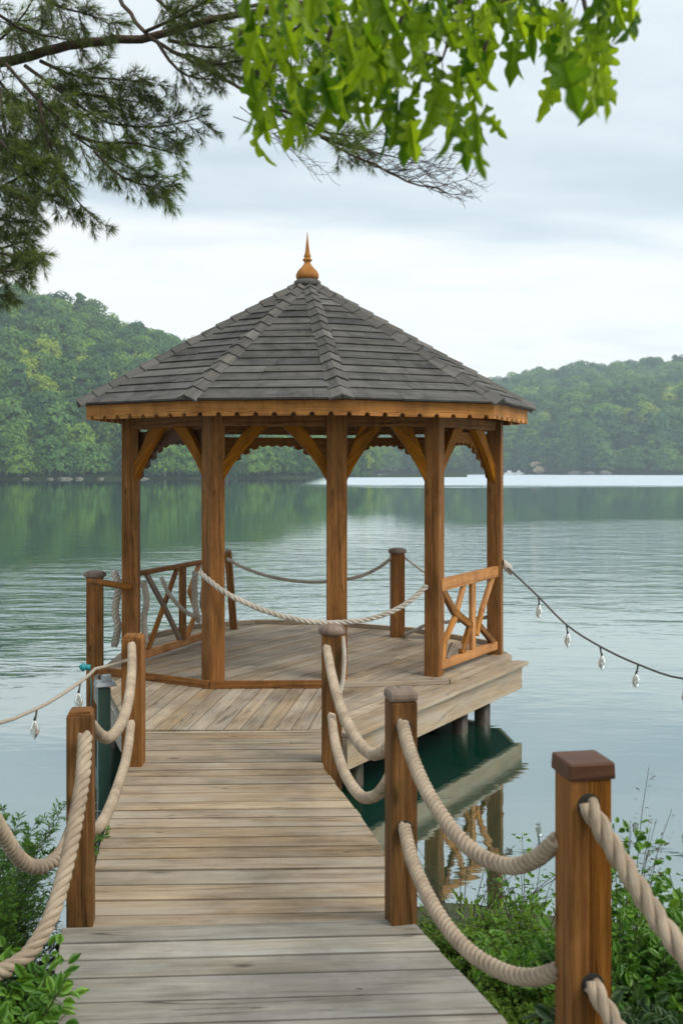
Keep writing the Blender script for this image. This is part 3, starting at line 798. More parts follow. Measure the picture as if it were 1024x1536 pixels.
# platform ---------------------------------------------------
pf = empty('deck_platform', (-.3, 9.6, 0), 'weathered wooden platform on piles carrying the gazebo above the water', 'platform')
def clip(poly, n, c, keep_less=True):
    out_ = []
    for i in range(len(poly)):
        a, b_ = poly[i], poly[(i+1) % len(poly)]
        da = a[0]*n[0]+a[1]*n[1]-c; db = b_[0]*n[0]+b_[1]*n[1]-c
        if not keep_less: da, db = -da, -db
        if da <= 0: out_.append(a)
        if (da < 0 < db) or (db < 0 < da):
            t_ = da/(da-db); out_.append((a[0]+(b_[0]-a[0])*t_, a[1]+(b_[1]-a[1])*t_))
    return out_
def planks(mb, poly, ang, w_, gap, ztop, th, jitter=.0015, split=None):
    d = (math.cos(ang), math.sin(ang)); n = (-d[1], d[0])
    cs = [p[0]*n[0]+p[1]*n[1] for p in poly]; c = min(cs)
    while c < max(cs):
        ww = w_*random.uniform(.94, 1.06)
        q = clip(clip(poly, n, c+gap/2, False), n, c+ww-gap/2, True)
        if len(q) > 2:
            parts = [q]
            if split and random.random() < .7:
                us = [p[0]*d[0]+p[1]*d[1] for p in q]; cu = random.uniform(min(us), max(us))
                if min(cu-min(us), max(us)-cu) > .4:
                    parts = [clip(q, d, cu-.002, True), clip(q, d, cu+.002, False)]
            for pq in parts:
                if len(pq) < 3: continue
                ar = sum(pq[i][0]*pq[(i+1) % len(pq)][1]-pq[(i+1) % len(pq)][0]*pq[i][1] for i in range(len(pq)))
                if abs(ar) < 1e-4: continue
                if ar < 0: pq = pq[::-1]
                zj = random.uniform(-jitter, jitter); tl = random.uniform(-.004, .004)
                mid = sum(p[0]*n[0]+p[1]*n[1] for p in pq)/len(pq)
                mb.prism([(p[0], p[1], ztop-th+zj+tl*((p[0]*n[0]+p[1]*n[1])-mid)) for p in pq], (0, 0, 1), th, (d[0], d[1], 0))
        c += ww
RIM = [(0.01, 7.62), (1.825, 10.45)]
APR = [(-1.63, 7.70), (.0, 7.70), (-.0, 9.19), (-1.20, 9.155), (-2.36, 9.80)]
INNER = [(-2.36, 9.82), (-1.20, 9.175), (-.0, 9.21), (1.0, 9.36), (1.785, 10.60), (1.72, 11.1), (.88, 12.08), (-.3, 12.68), (-1.1, 12.72), (-1.85, 12.35), (-2.36, 11.4)]
SIDE = [(.004, 7.64), (1.815, 10.43), (1.78, 10.58), (1.0, 9.36), (.004, 9.21)]
ZI = .045
mb = MB(); planks(mb, APR, R(83), .13, .010, 0, .035); mb.build('apron_planks', M['deck'], pf)
mb = MB(); planks(mb, INNER, R(57), .125, .009, ZI, .035, split=True); mb.build('floor_planks', M['deck'], pf)
mb = MB(); planks(mb, SIDE, math.atan2(2.9, 1.875), .15, .008, 0, .035, split=True); mb.build('side_planks', M['deck'], pf)
def riser(p, q, z0, z1, mat, name, th=.028, lift=0):
    mb = MB(); p, q = Vector((*p, (z0+z1)/2)), Vector((*q, (z0+z1)/2)); mb.board(p, q, th, z1-z0); mb.build(name, mat, pf, .003)
riser((-2.37, 9.79), (-1.206, 9.145), .002, ZI+.028, M['cedar'], 'kerb', .035)
riser((-1.20, 9.142), (-.05, 9.172), .002, ZI+.028, M['cedar'], 'kerb', .035)
riser((-.0, 9.19), (1.0, 9.34), .002, ZI-.002, M['rim'], 'floor_edge')
riser((1.01, 9.35), (1.79, 10.58), .002, ZI-.002, M['rim'], 'floor_edge')
for p, q in zip(INNER[5:], INNER[6:]):
    riser(p, q, ZI+.002, ZI+.052, M['rim'], 'edge_log', .06)
# rim: overhanging nosing board and fascia
e0, e1 = Vector((*RIM[0], 0)), Vector((*RIM[1], 0)); ed = (e1-e0).normalized(); on = Vector((ed.y, -ed.x, 0))
mb = MB(); mb.board(e0-ed*.02+on*.05+Vector((0, 0, -.012)), e1+ed*.05+on*.05+Vector((0, 0, -.012)), .14, .034); mb.build('nosing', M['rim'], pf, .006)
mb = MB(); mb.board(e0-ed*.02+on*.03+Vector((0, 0, -.155)), e1+ed*.02+on*.03+Vector((0, 0, -.155)), .05, .245); mb.build('rim_board', M['rim'], pf, .004)
outline = [(-1.63, 7.70), (0.0, 7.66), (1.81, 10.46), (1.74, 11.1), (.90, 12.1), (-.3, 12.72), (-1.1, 12.76), (-1.9, 12.38), (-2.40, 11.4), (-2.42, 9.86)]
for i in (2, 3, 4, 5, 6, 7, 8, 9):
    p, q = outline[i], outline[(i+1) % len(outline)]
    riser(p, q, -.26, -.04, M['rim'] if i < 8 else M['deck_grey'], 'rim_board', .04)
mb = MB()
mb.prism([(x, y, -.24) for x, y in outline], (0, 0, 1), .195); mb.build('shade_sheet', M['under'], pf)  # solid dark sheet, no joists: puts shade into the plank gaps
PILES = [(1.42, 10.1), (1.15, 9.75), (.55, 8.9), (.1, 8.15), (-.2, 10.2), (.7, 11.5), (-.6, 12.3), (-1.5, 7.95), (-2.1, 9.3), (-2.3, 10.6), (-1.7, 12.0), (-.1, 7.8), (1.0, 10.9)]
for i, (x, y) in enumerate(PILES):
    mb = MB(); mb.tube([(x, y, -2.9), (x, y, -1), (x, y, -.2)], .08, 12); mb.build('pile', M['pile'], pf)

# railings (parts of the gazebo) ------------------------------------------
def bar(mb, p, q, w_, t_, up=(0, 0, 1)): mb.board(p, q, w_, t_, up)
def at(a, b_, u, z): p = a.lerp(b_, u); return Vector((p.x, p.y, z))
# right railing between fourth and fifth posts
a, b_ = Vector((.945, 9.52, 0)), Vector((1.615, 10.56, 0)); d = (b_-a).normalized()
rl = bpy.data.objects.new('railing', None); link(rl, gz); rl.location = (0, 0, 0)
mb = MB(); bar(mb, at(a, b_, -.02, .905), at(a, b_, 1.06, .925), .055, .115); mb.build('top_rail', M['cedar_light'], rl, .006)
mb = MB(); bar(mb, at(a, b_, -.02, .145), at(a, b_, 1.02, .145), .05, .085); mb.build('bottom_rail', M['cedar_light'], rl, .005)
def crooked(pts, w_, t_, mat, name, a, b_, par):
    mb = MB(); q = [at(a, b_, u, z) for u, z in pts]
    nn = Vector((0, 0, 1)).cross((b_-a).normalized())
    for p0, p1 in zip(q, q[1:]):
        e = (p1-p0).normalized()*.012; mb.board(p0-e, p1+e, w_, t_, nn)
    return mb.build(name, mat, par, .004)
crooked([(.02, .86), (.22, .62), (.52, .44), (.36, .19)], .07, .045, M['cedar'], 'slat', a, b_, rl)
crooked([(.40, .86), (.24, .56), (.06, .36), (.03, .19)], .075, .03, M['cedar_light'], 'slat', a, b_, rl)
crooked([(.56, .87), (.56, .18)], .09, .04, M['cedar_light'], 'slat', a, b_, rl)
crooked([(.95, .87), (.74, .56), (.64, .33)], .075, .034, M['cedar_light'], 'slat', a, b_, rl)
crooked([(.70, .40), (.96, .19)], .06, .045, M['cedar'], 'slat', a, b_, rl)
crooked([(.10, .19), (.20, .30), (.34, .26)], .05, .03, M['cap_grey'], 'slat', a, b_, rl)
# left railing, from the left post back to the hidden one
a, b_ = Vector((-2.06, 10.08, 0)), Vector((-1.52, 11.52, 0))
rl = bpy.data.objects.new('railing', None); link(rl, gz)
mb = MB(); mb.board(at(a, b_, -.02, .955), at(a, b_, 1, .955), .07, .05); mb.build('top_rail', M['cedar'], rl, .012)
mb = MB(); bar(mb, at(a, b_, 0, .115), at(a, b_, 1, .115), .05, .08); mb.build('bottom_rail', M['cedar_light'], rl, .005)
crooked([(.60, .93), (.60, .14)], .085, .05, M['cedar'], 'slat', a, b_, rl)
crooked([(.12, .93), (.32, .60), (.56, .16)], .055, .035, M['cap_grey'], 'slat', a, b_, rl)
crooked([(.52, .93), (.34, .56), (.14, .16)], .055, .033, M['cedar'], 'slat', a, b_, rl)
crooked([(.84, .93), (.70, .66), (.80, .42), (.66, .15)], .055, .035, M['cedar_light'], 'slat', a, b_, rl)
crooked([(.95, .93), (.88, .5), (.97, .15)], .05, .035, M['cap_grey'], 'slat', a, b_, rl)
# short railing between the outer left newel and the left post
a, b_ = Vector((-2.46, 10.2, 0)), Vector((-2.30, 11.3, 0))
mb = MB(); mb.tube([(-2.53, 10.02, .885), (-2.3, 9.93, .87), (-2.06, 9.86, .84)], [.03, .034, .028], 8); mb.build('cross_bar', M['cedar'], rl)
if 0: mb = MB(); mb.tube([(-2.44, 10.3, .96), (-2.32, 10.9, .99), (-2.25, 11.35, .97), (-1.9, 11.9, .96), (-1.52, 12.1, .95)], .033, 8); mb.build('outer_rail', M['cedar'], rl)

# ------------------------------------------------------------ boardwalk
WR = [(7.69, -.13), (6.75, -.13), (5.71, .126), (5.2, .232), (4.3, .27)]
WL = [(7.69, -1.57), (6.5, -1.43), (5.1, -1.25), (4.3, -1.10)]
def xat(tab, y):
    for (y0, x0), (y1, x1) in zip(tab, tab[1:]):
        if y >= y1: return x0+(x1-x0)*(y0-y)/(y0-y1)
    (y0, x0), (y1, x1) = tab[-2:]; return x1+(x1-x0)*(y1-y)/(y0-y1)
bw = empty('boardwalk', (-.6, 6.0, 0), 'narrow boardwalk of brown-grey crosswise planks leading to the gazebo platform', 'boardwalk')
def cross_planks(tabL, tabR, y0, y1, w_, z, mat, name, par, tilt, th=.038, gap=.017):
    """tilt = dy/dx of the plank lines"""
    mb = MB(); y = y0; 
    while y < y1:
        ww = w_*random.uniform(.88, 1.14)
        if y+ww > y1: ww = y1-y
        if ww < .03: break
        j0, j1 = random.uniform(-.004, .004), random.uniform(-.004, .004)
        def e(tab, yy_, j): x = xat(tab, yy_)+j; return (x, yy_+tilt*(x+.5))
        pz_ = z+random.uniform(-.0022, .0022); tl = random.uniform(-.0018, .0018)
        g = gap*random.uniform(.6, 1.5)/2
        q = [(*e(tabL, y+g, j0), pz_-th), (*e(tabR, y+g, j1), pz_-th+tl), (*e(tabR, y+ww-g, j1), pz_-th+tl), (*e(tabL, y+ww-g, j0), pz_-th)]
        mb.prism(q, (0, 0, 1), th, (1, tilt, 0)); y += ww
    return mb.build(name, mat, par, .0025)
cross_planks(WL, WR, 4.36, 7.685, .155, 0, M['deck'], 'planks', bw, .03)
for sx, tab in ((.05, WL), (-.05, WR)):
    mb = MB(); ys = [4.3, 4.9, 5.2, 5.71, 6.75, 7.65]
    for y0, y1 in zip(ys, ys[1:]):
        mb.board((xat(tab, y0)+sx, y0, -.13), (xat(tab, y1)+sx, y1, -.13), .045, .18)
    mb.build('stringer', M['pile'], bw)
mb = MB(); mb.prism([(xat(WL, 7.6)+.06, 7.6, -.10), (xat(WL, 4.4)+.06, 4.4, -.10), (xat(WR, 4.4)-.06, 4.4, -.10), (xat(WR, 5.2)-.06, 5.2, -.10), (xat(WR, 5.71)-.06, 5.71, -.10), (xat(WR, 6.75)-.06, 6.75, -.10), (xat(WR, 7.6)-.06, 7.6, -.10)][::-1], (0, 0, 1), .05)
mb.build('shade_sheet', M['under'], bw)  # dark sheet below the planks so their gaps look shaded
for y in (4.7, 6.0, 7.1):
    for tab, s in ((WL, .08), (WR, -.08)):
        mb = MB(); mb.tube([(xat(tab, y)+s, y, -2.4), (xat(tab, y)+s, y, -.1)], .065, 10); mb.build('pile', M['pile'], bw)
ld = empty('landing', (-.3, 3.4, 0), 'greyer foreground landing of wide planks where the boardwalk starts', 'landing')
LR = [(4.50, .262), (3.61, .575), (3.25, .655), (0, .66)]
LL = [(4.50, -1.235), (3.61, -1.055), (2.0, -1.02), (0, -1.0)]
cross_planks(LL, LR, .6, 4.39, .165, .014, M['deck_grey'], 'planks', ld, .055, .04, .014)
mb = MB(); mb.prism([(-.95, .3, -.12), (.6, .3, -.12), (.6, 3.2, -.12), (.2, 4.3, -.12), (-1.15, 4.3, -.12)], (0, 0, 1), .09); mb.build('shade_sheet', M['under'], ld)  # same dark sheet under the landing, painting the gaps as shade

# ------------------------------------------------------------ rope posts
PG = 'posts carrying the ropes'
def rope_post(x, y, w_, z0, z1, rot, cap, label, mat='post_old', seam=False, taper=1):
    e = empty('rope_post', (x, y, z0), label, 'post', PG); zt = z1
    mb = MB()
    if cap == 'chamfer':
        mb.box((x, y, (z0+z1-.02)/2), (w_, w_, z1-.02-z0), R(rot)); b1 = mb.build('shaft', M[mat], e, .006)
        mb = MB(); mb.box((x, y, z1-.009), (w_*.96, w_*.96, .018), R(rot), .78); mb.build('cap', M['cedar'], e, .003); return e
    if seam:
        d = Matrix.Rotation(R(rot), 3, 'Z')
        for s, ww in ((-.27, .455), (.23, .535)):
            mb.box(Vector((x, y, (z0+z1)/2))+d@Vector((s*w_*.985, 0, 0)), (ww*w_, w_, z1-z0), R(rot))
    else: mb.box((x, y, (z0+z1)/2), (w_, w_, z1-z0), R(rot))
    mb.build('shaft', M[mat], e, .006)
    mb = MB()
    if cap == 'flat':
        mb.box((x, y, z1+.026), (w_*1.14, w_*1.14, .052), R(rot), .97); mb.build('cap', M['cedar_dark'], e, .007)
    elif cap == 'dome':
        prof = [(w_*.60, 0), (w_*.70, .014), (w_*.70, .036), (w_*.60, .055), (w_*.35, .066), (.01, .069)]
        mb.lathe((x, y, z1), prof, 16); mb.build('cap', M['cap_grey'], e)
    elif cap == 'pillow':
        mb.box((x, y, z1+.026), (w_*1.13, w_*1.13, .052), R(rot), .94); mb.build('cap', M['cap_grey'], e, .018)
    return e
rope_post(-1.412, 6.80, .137, -2.4, .885, 0, 'chamfer', 'rope post on the left walkway edge hiding the foot of the left gazebo post', 'cedar')
rope_post(-.067, 6.89, .137, -2.4, .87, 0, 'dome', 'rope post with a rounded cap at the right end of the walkway planks')
rope_post(-1.150, 4.42, .113, -.9, .945, 8, 'chamfer', 'dark square rope post with a shallow pointed top left of the foreground planks')
rope_post(.262, 4.42, .118, -.9, .985, 13, 'pillow', 'rope post with a worn grey pillow cap right of the walkway centre')
rope_post(.742, 3.08, .132, -.9, 1.065, 10, 'flat', 'nearest large orange-brown rope post with a flat square cap', 'cedar', seam=True)
rope_post(-2.53, 10.28, .165, -1.6, .90, 10, 'dome', 'slim post standing outside the left railing of the gazebo', 'cedar')
rope_post(.655, 11.75, .155, -1.6, 1.02, 6, 'dome', 'lone rope post on the back edge of the platform, right of centre', 'cedar')
e = empty('rope_post', (-1.29, 12.2, 0), 'leaning post on the back edge, just right of the second gazebo post', 'post', PG)
mb = MB(); mb.board((-1.32, 12.3, .0), (-1.392, 12.3, .98), .085, .085, (0, 1, 0)); mb.build('shaft', M['cedar'], e, .006)
mb = MB(); mb.lathe((-1.392, 12.3, .97), [(.04, 0), (.05, .02), (.03, .05), (.005, .06)], 10); mb.build('cap', M['cap_grey'], e)

def grommet(e, x, y, w_, rot, px, py):
    n = Vector((math.sin(R(rot)), -math.cos(R(rot)), 0)); c = Vector((x, y, 0))+n*w_/2
    d = P(px, py, 1)-Vector((0, 0, CAM)); k = n.dot(Vector((c.x, c.y, 0)))/n.dot(Vector((d.x, d.y, 0))); p = Vector((0, 0, CAM))+d*k
    mb = MB(); mb.tube([p-n*.02, p+n*.003, p+n*.004], [.036, .036, .033], 18); mb.build('rope_hole', M['under'], e)
for nm, args in (('.004', None),):
    PO = [o for o in C.objects if o.type == 'EMPTY' and o.name.startswith('rope_post')]
    for o_ in PO:
        if 'nearest large' in o_['label']: grommet(o_, .742, 3.08, .132, 10, 882, 1208); grommet(o_, .742, 3.08, .132, 10, 888, 1477)
        if 'pillow' in o_['label']: grommet(o_, .262, 4.42, .118, 13, 605, 1090); grommet(o_, .262, 4.42, .118, 13, 607, 1243)
# ------------------------------------------------------------ ropes
RG = 'ropes strung between the posts'
def rope(pts, r_, label, mat='rope', pitch=None, strands=3, name='rope', seg=9, lump=0):
    tight = pitch is None; pitch = pitch or r_*2.75
    cen = spline(pts, pitch/10); fr = frames(cen); L = 0; mb = MB(); ang = []
    for i in range(len(cen)):
        if i: L += (cen[i]-cen[i-1]).length
        ang.append(2*PI*L/pitch)
    for k in range(strands):
        q = []
        for i, p in enumerate(cen):
            a = ang[i]+2*PI*k/strands; T, A, B = fr[i]
            q.append(p+(A*math.cos(a)+B*math.sin(a))*r_*(.63 if tight else .54))
        mb.tube(q, r_*(.37 if tight else (.49 if strands == 3 else .43)), seg)
    if tight: mb.tube(cen, r_*.6, seg)
    o = mb.build(name, M[mat]); tag(o, label, 'rope', RG); return o
# right side
rope(pxline([(490, 972), (497, 1010), (510, 1058), (530, 1102), (553, 1129), (573, 1128), (592, 1110)], 6.80, 4.50), .030, 'upper rope from the rounded-cap post to the pillow-cap post, right side', pitch=.13)
rope(pxline([(497, 1074), (503, 1115), (517, 1160), (540, 1193), (560, 1195), (576, 1180), (590, 1155)], 6.80, 4.50), .030, 'lower rope from the rounded-cap post to the pillow-cap post, right side', pitch=.13)
rope(pxline([(514, 955), (516, 985), (514, 1020), (508, 1052), (514, 1085), (526, 1092)], 6.85, 6.6), .016, 'thin pale rope loop hanging on the back of the rounded-cap post', 'rope_grey')
rope(pxline([(603, 1085), (615, 1128), (640, 1187), (678, 1245), (720, 1284), (765, 1299), (803, 1288), (838, 1258)], 4.36, 3.12), .030, 'upper rope from the pillow-cap post to the nearest large post')
rope(pxline([(606, 1240), (620, 1296), (655, 1368), (700, 1424), (755, 1458), (800, 1466), (840, 1455)], 4.36, 3.12), .030, 'lower rope from the pillow-cap post to the nearest large post')
rope(pxline([(880, 1205), (906, 1250), (950, 1322), (1000, 1398), (1060, 1470), (1160, 1540), (1300, 1560), (1420, 1500)], 3.0, 2.35), .032, 'thick upper rope running from the nearest large post out to the right', pitch=.2)
rope(pxline([(886, 1475), (905, 1508), (935, 1556), (1000, 1640), (1100, 1720), (1300, 1760), (1430, 1700)], 3.0, 2.35), .030, 'thick lower rope running from the nearest large post out to the right', pitch=.2)
# left side
rope(pxline([(198, 968), (198, 1005), (193, 1050), (182, 1085), (165, 1106), (150, 1102), (135, 1085)], 6.70, 4.50), .030, 'upper rope from the left walkway post to the dark square post', pitch=.13, strands=4)
rope(pxline([(197, 1085), (190, 1135), (175, 1185), (158, 1226), (143, 1245), (128, 1240)], 6.70, 4.50), .030, 'lower rope from the left walkway post to the dark square post', pitch=.13, strands=4)
rope(pxline([(128, 1102), (125, 1160), (113, 1235), (98, 1305), (80, 1368), (55, 1415), (30, 1442), (-10, 1460), (-60, 1450)], 4.33, 3.5), .034, 'thick braided rope falling from the dark square post to the bottom left bush', pitch=.16, strands=4)
rope(pxline([(108, 1245), (98, 1270), (82, 1290), (58, 1301), (32, 1290), (8, 1256), (-25, 1200), (-80, 1110)], 4.42, 3.4), .032, 'thick rope looping from the dark square post out of the left side')
# rope ends / supports outside the frame
e = rope_post(-1.30, 2.6, .13, -.6, 1.05, 0, 'flat', 'rope post beside the landing on the left')
e = rope_post(1.50, 2.3, .14, -.6, 1.0, 0, 'flat', 'rope post beside the landing on the right')
# gazebo ropes
rope([P(300, 858, 9.22), P(318, 874, 9.12), P(345, 893, 9.1), P(400, 917, 9.15), P(455, 931, 9.2), P(505, 934, 9.27), P(560, 927, 9.3), P(605, 908, 9.38), P(640, 879, 9.48)], .026, 'long slack rope across the front of the gazebo posts', 'rope_grey', pitch=.17)
rope([P(341, 838, 12.25), P(365, 851, 12.2), P(410, 866, 12.15), P(470, 873, 12.05), P(530, 867, 11.9), P(565, 853, 11.8), P(588, 836, 11.7)], .022, 'back rope from the leaning post to the lone back post', 'rope_grey', pitch=.15)
rope([P(606, 836, 11.72), P(622, 848, 11.5), P(640, 860, 11.3), P(680, 872, 11.0), P(735, 868, 10.7)], .012, 'thin rope from the lone back post to the right gazebo post', 'rope_grey')
rope([P(606, 953, 11.7), P(625, 944, 11.4), P(645, 936, 11.1), P(700, 930, 10.8), P(735, 925, 10.7)], .022, 'low rope from the lone back post to the right gazebo post', 'rope_grey', pitch=.15)
rope([P(242, 866, 10.6), P(252, 888, 10.6), P(268, 908, 10.65), P(284, 921, 10.8), P(300, 925, 11.0)], .024, 'rope swag hanging in the left railing', 'rope_grey', pitch=.14)
rope([P(293, 858, 10.9), P(292, 885, 10.9), P(294, 915, 10.9), P(298, 932, 11.0)], .036, 'doubled rope hanging against the left railing by the second post', 'rope_grey', pitch=.14)
rope([P(172, 858, 10.25), P(178, 880, 10.2), P(173, 915, 10.2), P(177, 940, 10.2), P(172, 968, 10.3)], .042, 'coiled rope bundle hanging beside the outer left post', 'rope_grey', pitch=.18, strands=4)
rope([P(215, 872, 10.3), P(220, 900, 10.3), P(216, 930, 10.3), P(219, 965, 10.3)], .036, 'thick rope hanging just right of the left gazebo post', 'rope_grey', pitch=.16, strands=4)

# ------------------------------------------------------------ string lights
def drop(mb, p, s, pointy):
    prof = [(.004, .0), (.014, -.01), (.03, -.05), (.036, -.08), (.03, -.105), (.012, -.13), (.002, -.15 if pointy else -.135)]
    mb.lathe(p, [(r_*s, z*s) for r_, z in prof], 10)
def lights(cable_pts, r_, cab_mat, bulbs, label, s, knot=None):
    cen = spline(cable_pts, .12); p0 = cen[0]
    e = empty('string_light', p0, label, 'string light', 'strings of small hanging lights')
    mb = MB(); mb.tube(cen, r_, 7); mb.build('cable', M[cab_mat], e)
    for (bx, by) in bulbs:
        c = min(cen, key=lambda q: abs(q.x/q.y*F+512-bx))
        L = by and .10
        tilt = random.uniform(-.02, .02)
        mb = MB(); mb.tube([c, c+Vector((tilt*.4, 0, -.05*s)), c+Vector((tilt, 0, -.085*s))], [.010*s, .008*s, .012*s], 6)
        so_ = mb.build('socket', M['wire'], e)
        mb = MB(); drop(mb, c+Vector((tilt, 0, -.08*s)), s, random.random() < .6); mb.build('bulb', M['bulb'], e)
    return e
ee = lights([P(754, 846, 10.62), P(770, 860, 10.5), P(806, 894, 10.2), P(850, 938, 9.8), P(900, 970, 9.4), P(955, 996, 9.0), P(1024, 1018, 8.6), P(1120, 1015, 8.2), P(1250, 950, 7.9)],
       .010, 'wire', [(809, 1), (852, 1), (901, 1), (957, 1), (1020, 1)], 'dark light string with shell-like bulbs sagging right over the water', 1.0)
mb = MB(); cen = []
for i in range(60):
    a = i*.75; cen.append(P(755+i*.2, 846+i*.17, 10.6)+Vector((0, math.cos(a)*.03, math.sin(a)*.045)))
mb.tube(cen, .012, 6); mb.build('knot', M['rope_grey'], ee)
ee = lights([P(192, 990, 6.72), P(172, 998, 6.7), P(148, 1000, 6.65), P(125, 1020, 6.4), P(75, 1053, 6.0), P(35, 1072, 5.75), P(0, 1084, 5.5), P(-80, 1090, 5.2), P(-220, 1040, 4.9)],
       .011, 'twine', [(121, 1), (62, 1)], 'pale twine with two round glass drops hanging over the water on the left', .80)
mb = MB(); mb.tube([P(124, 1001, 6.55), P(136, 1001, 6.55)], .018, 8); mb.tube([P(122, 1003, 6.55), P(128, 999, 6.55)], .024, 8)
mb.tube([P(135, 1003, 6.55), P(137, 1030, 6.55), P(137, 1062, 6.55)], .003, 5)
mb.build('clip', M['teal'], ee)
for (x, y, z1, lab) in ((4.0, 7.9, .75, 'mooring pile at the right end of the light string'), (-2.42, 4.9, 1.0, 'mooring pile at the left end of the twine')):
    e = empty('mooring_pile', (x, y, -2.4), lab, 'pile'); mb = MB(); mb.tube([(x, y, -2.4), (x, y, z1)], .07, 12); mb.build('shaft', M['post_old'], e)
# flat metal plate on the outer left post
# green service post in the water
gx, gy = (156-512)/F*6.9, 6.9
e = empty('service_post', (gx, gy, WATER), 'dark green metal post with a grey cap beside the left walkway edge', 'post')
mb = MB(); mb.box((gx, gy, -.55), (.085, .085, 2.1), R(20)); mb.build('shaft', M['green_metal'], e, .004)
mb = MB(); mb.box((gx+.01, gy, .53), (.15, .14, .028), R(20), .8); mb.box((gx+.02, gy, .565), (.075, .07, .045), R(20), .7); mb.build('cap', M['grey_metal'], e, .004)
mb = MB()
for i in range(6):
    a = 2*PI*i/6; mb.tube([(gx+.10*math.cos(a), gy+.10*math.sin(a), -.52), (gx+.10*math.cos(a), gy+.10*math.sin(a), -.28)], .003, 5)
for z in (-.5, -.44, -.38, -.32): mb.tube([(gx+.10*math.cos(2*PI*i/16), gy+.10*math.sin(2*PI*i/16), z) for i in range(17)], .003, 5)
mb.build('wire_basket', M['grey_metal'], e)

# ------------------------------------------------------------ pine
def needles_on(twigs, r, ln=(.032, .05), dens=330, wd=.0011):
    loc = []; dr = []; s = []
    for q in twigs:
        for a, b_ in zip(q, q[1:]):
            a = np.array(a); b_ = np.array(b_); L = np.linalg.norm(b_-a); n = max(1, int(L*dens))
            t = r.random((n, 1)); T = (b_-a)/max(1e-9, L)
            rad = r.normal(size=(n, 3)); rad -= (rad@T)[:, None]*T; rad = norm(rad)
            loc.append(a+(b_-a)*t); dr.append(norm(T*r.uniform(.5, 1.0, (n, 1))+rad*.75)); s.append(r.uniform(*ln, n))
        n = 16; T = norm(np.array(q[-1])-np.array(q[-2])); loc.append(np.repeat([np.array(q[-1])], n, 0))
        dr.append(norm(T+r.normal(size=(n, 3))*.35)); s.append(r.uniform(ln[0], ln[1], n))
    loc = np.concatenate(loc); dr = np.concatenate(dr); s = np.concatenate(s)
    tv = [(-wd/.04, 0, 0), (wd/.04, 0, 0), (0, 1, 0)]
    return scatter(tv, [(0, 1, 2)], loc, basis(dr, r.normal(size=(len(loc), 3)), s))
def grow(line, r, step, ln, droop, spread, sub=3):
    """side twigs off a world polyline, each with finer twigs"""
    tw = []
    fr = frames(line)
    for i in range(1, len(line)):
        p = np.array(line[i]); T = np.array(fr[i][0])
        u = i/len(line)
        for side in (-1, 1):
            if r.random() < .15: continue
            pv = norm(np.cross(T, [0, 1, 0])); v = pv*side*spread*r.uniform(.4, 1.1)+np.array([0, 1, 0])*r.normal()*.55
            d = norm(T*r.uniform(.55, 1.1)+v+np.array([0, 0, -droop*r.random()]))
            L = r.uniform(*ln)*(1.1-.5*u); q = [p]
            for k in range(4):
                d = norm(d+np.array([0, 0, -.06*droop])+r.normal(size=3)*.08+T*.05); q.append(q[-1]+d*L/4)
            tw.append(q)
            for _ in range(sub):
                j = r.integers(1, 4); dd = norm(d+norm(r.normal(size=3))*.8); l2 = L*r.uniform(.3, .6)
                tw.append([q[j], q[j]+dd*l2*.5, q[j]+dd*l2+np.array([0, 0, -.01])])
    return tw
pn = empty('pine_tree', (-3.3, 4.3, -.2), 'pine tree reaching in from the left with feathery needle sprays', 'pine tree')
mb = MB(); mb.tube([(-3.3, 4.3, -.6), (-3.28, 4.3, 1.5), (-3.2, 4.3, 3.5), (-3.15, 4.35, 6), (-3.1, 4.3, 9)], [.26, .22, .18, .14, .05], 14); mb.build('trunk', M['bark'], pn)
def limb(pp, Y0, Y1, r0, r1, start=None, mat='bark', name='branch'):
    q = pxline(pp, Y0, Y1)
    if start is not None: q = [Vector(start)]+q
    q = spline(q, .05); n = len(q)
    q = [p+Vector((random.gauss(0, 1), random.gauss(0, 1), random.gauss(0, 1)))*.003 for p in q]
    mb = MB(); mb.tube(q, [r0+(r1-r0)*i/(n-1) for i in range(n)], 10); mb.build(name, M[mat], pn); return q
LIMB1 = [(-200, 125), (0, 92), (31, 88), (78, 74), (117, 66), (168, 61), (219, 57), (250, 49), (305, 34), (350, 22), (430, 12), (520, -10)]
limb(LIMB1, 4.2, 3.9, .034, .010, (-3.2, 4.3, 3.3))
LIMB2 = [(120, -120), (160, -40), (182, 0), (205, 34), (235, 62), (262, 78), (297, 96), (340, 121), (378, 146), (430, 176), (480, 205), (530, 233), (575, 255), (620, 275), (668, 290)]
limb(LIMB2, 4.1, 3.8, .019, .003, (-3.1, 4.3, 5.4))
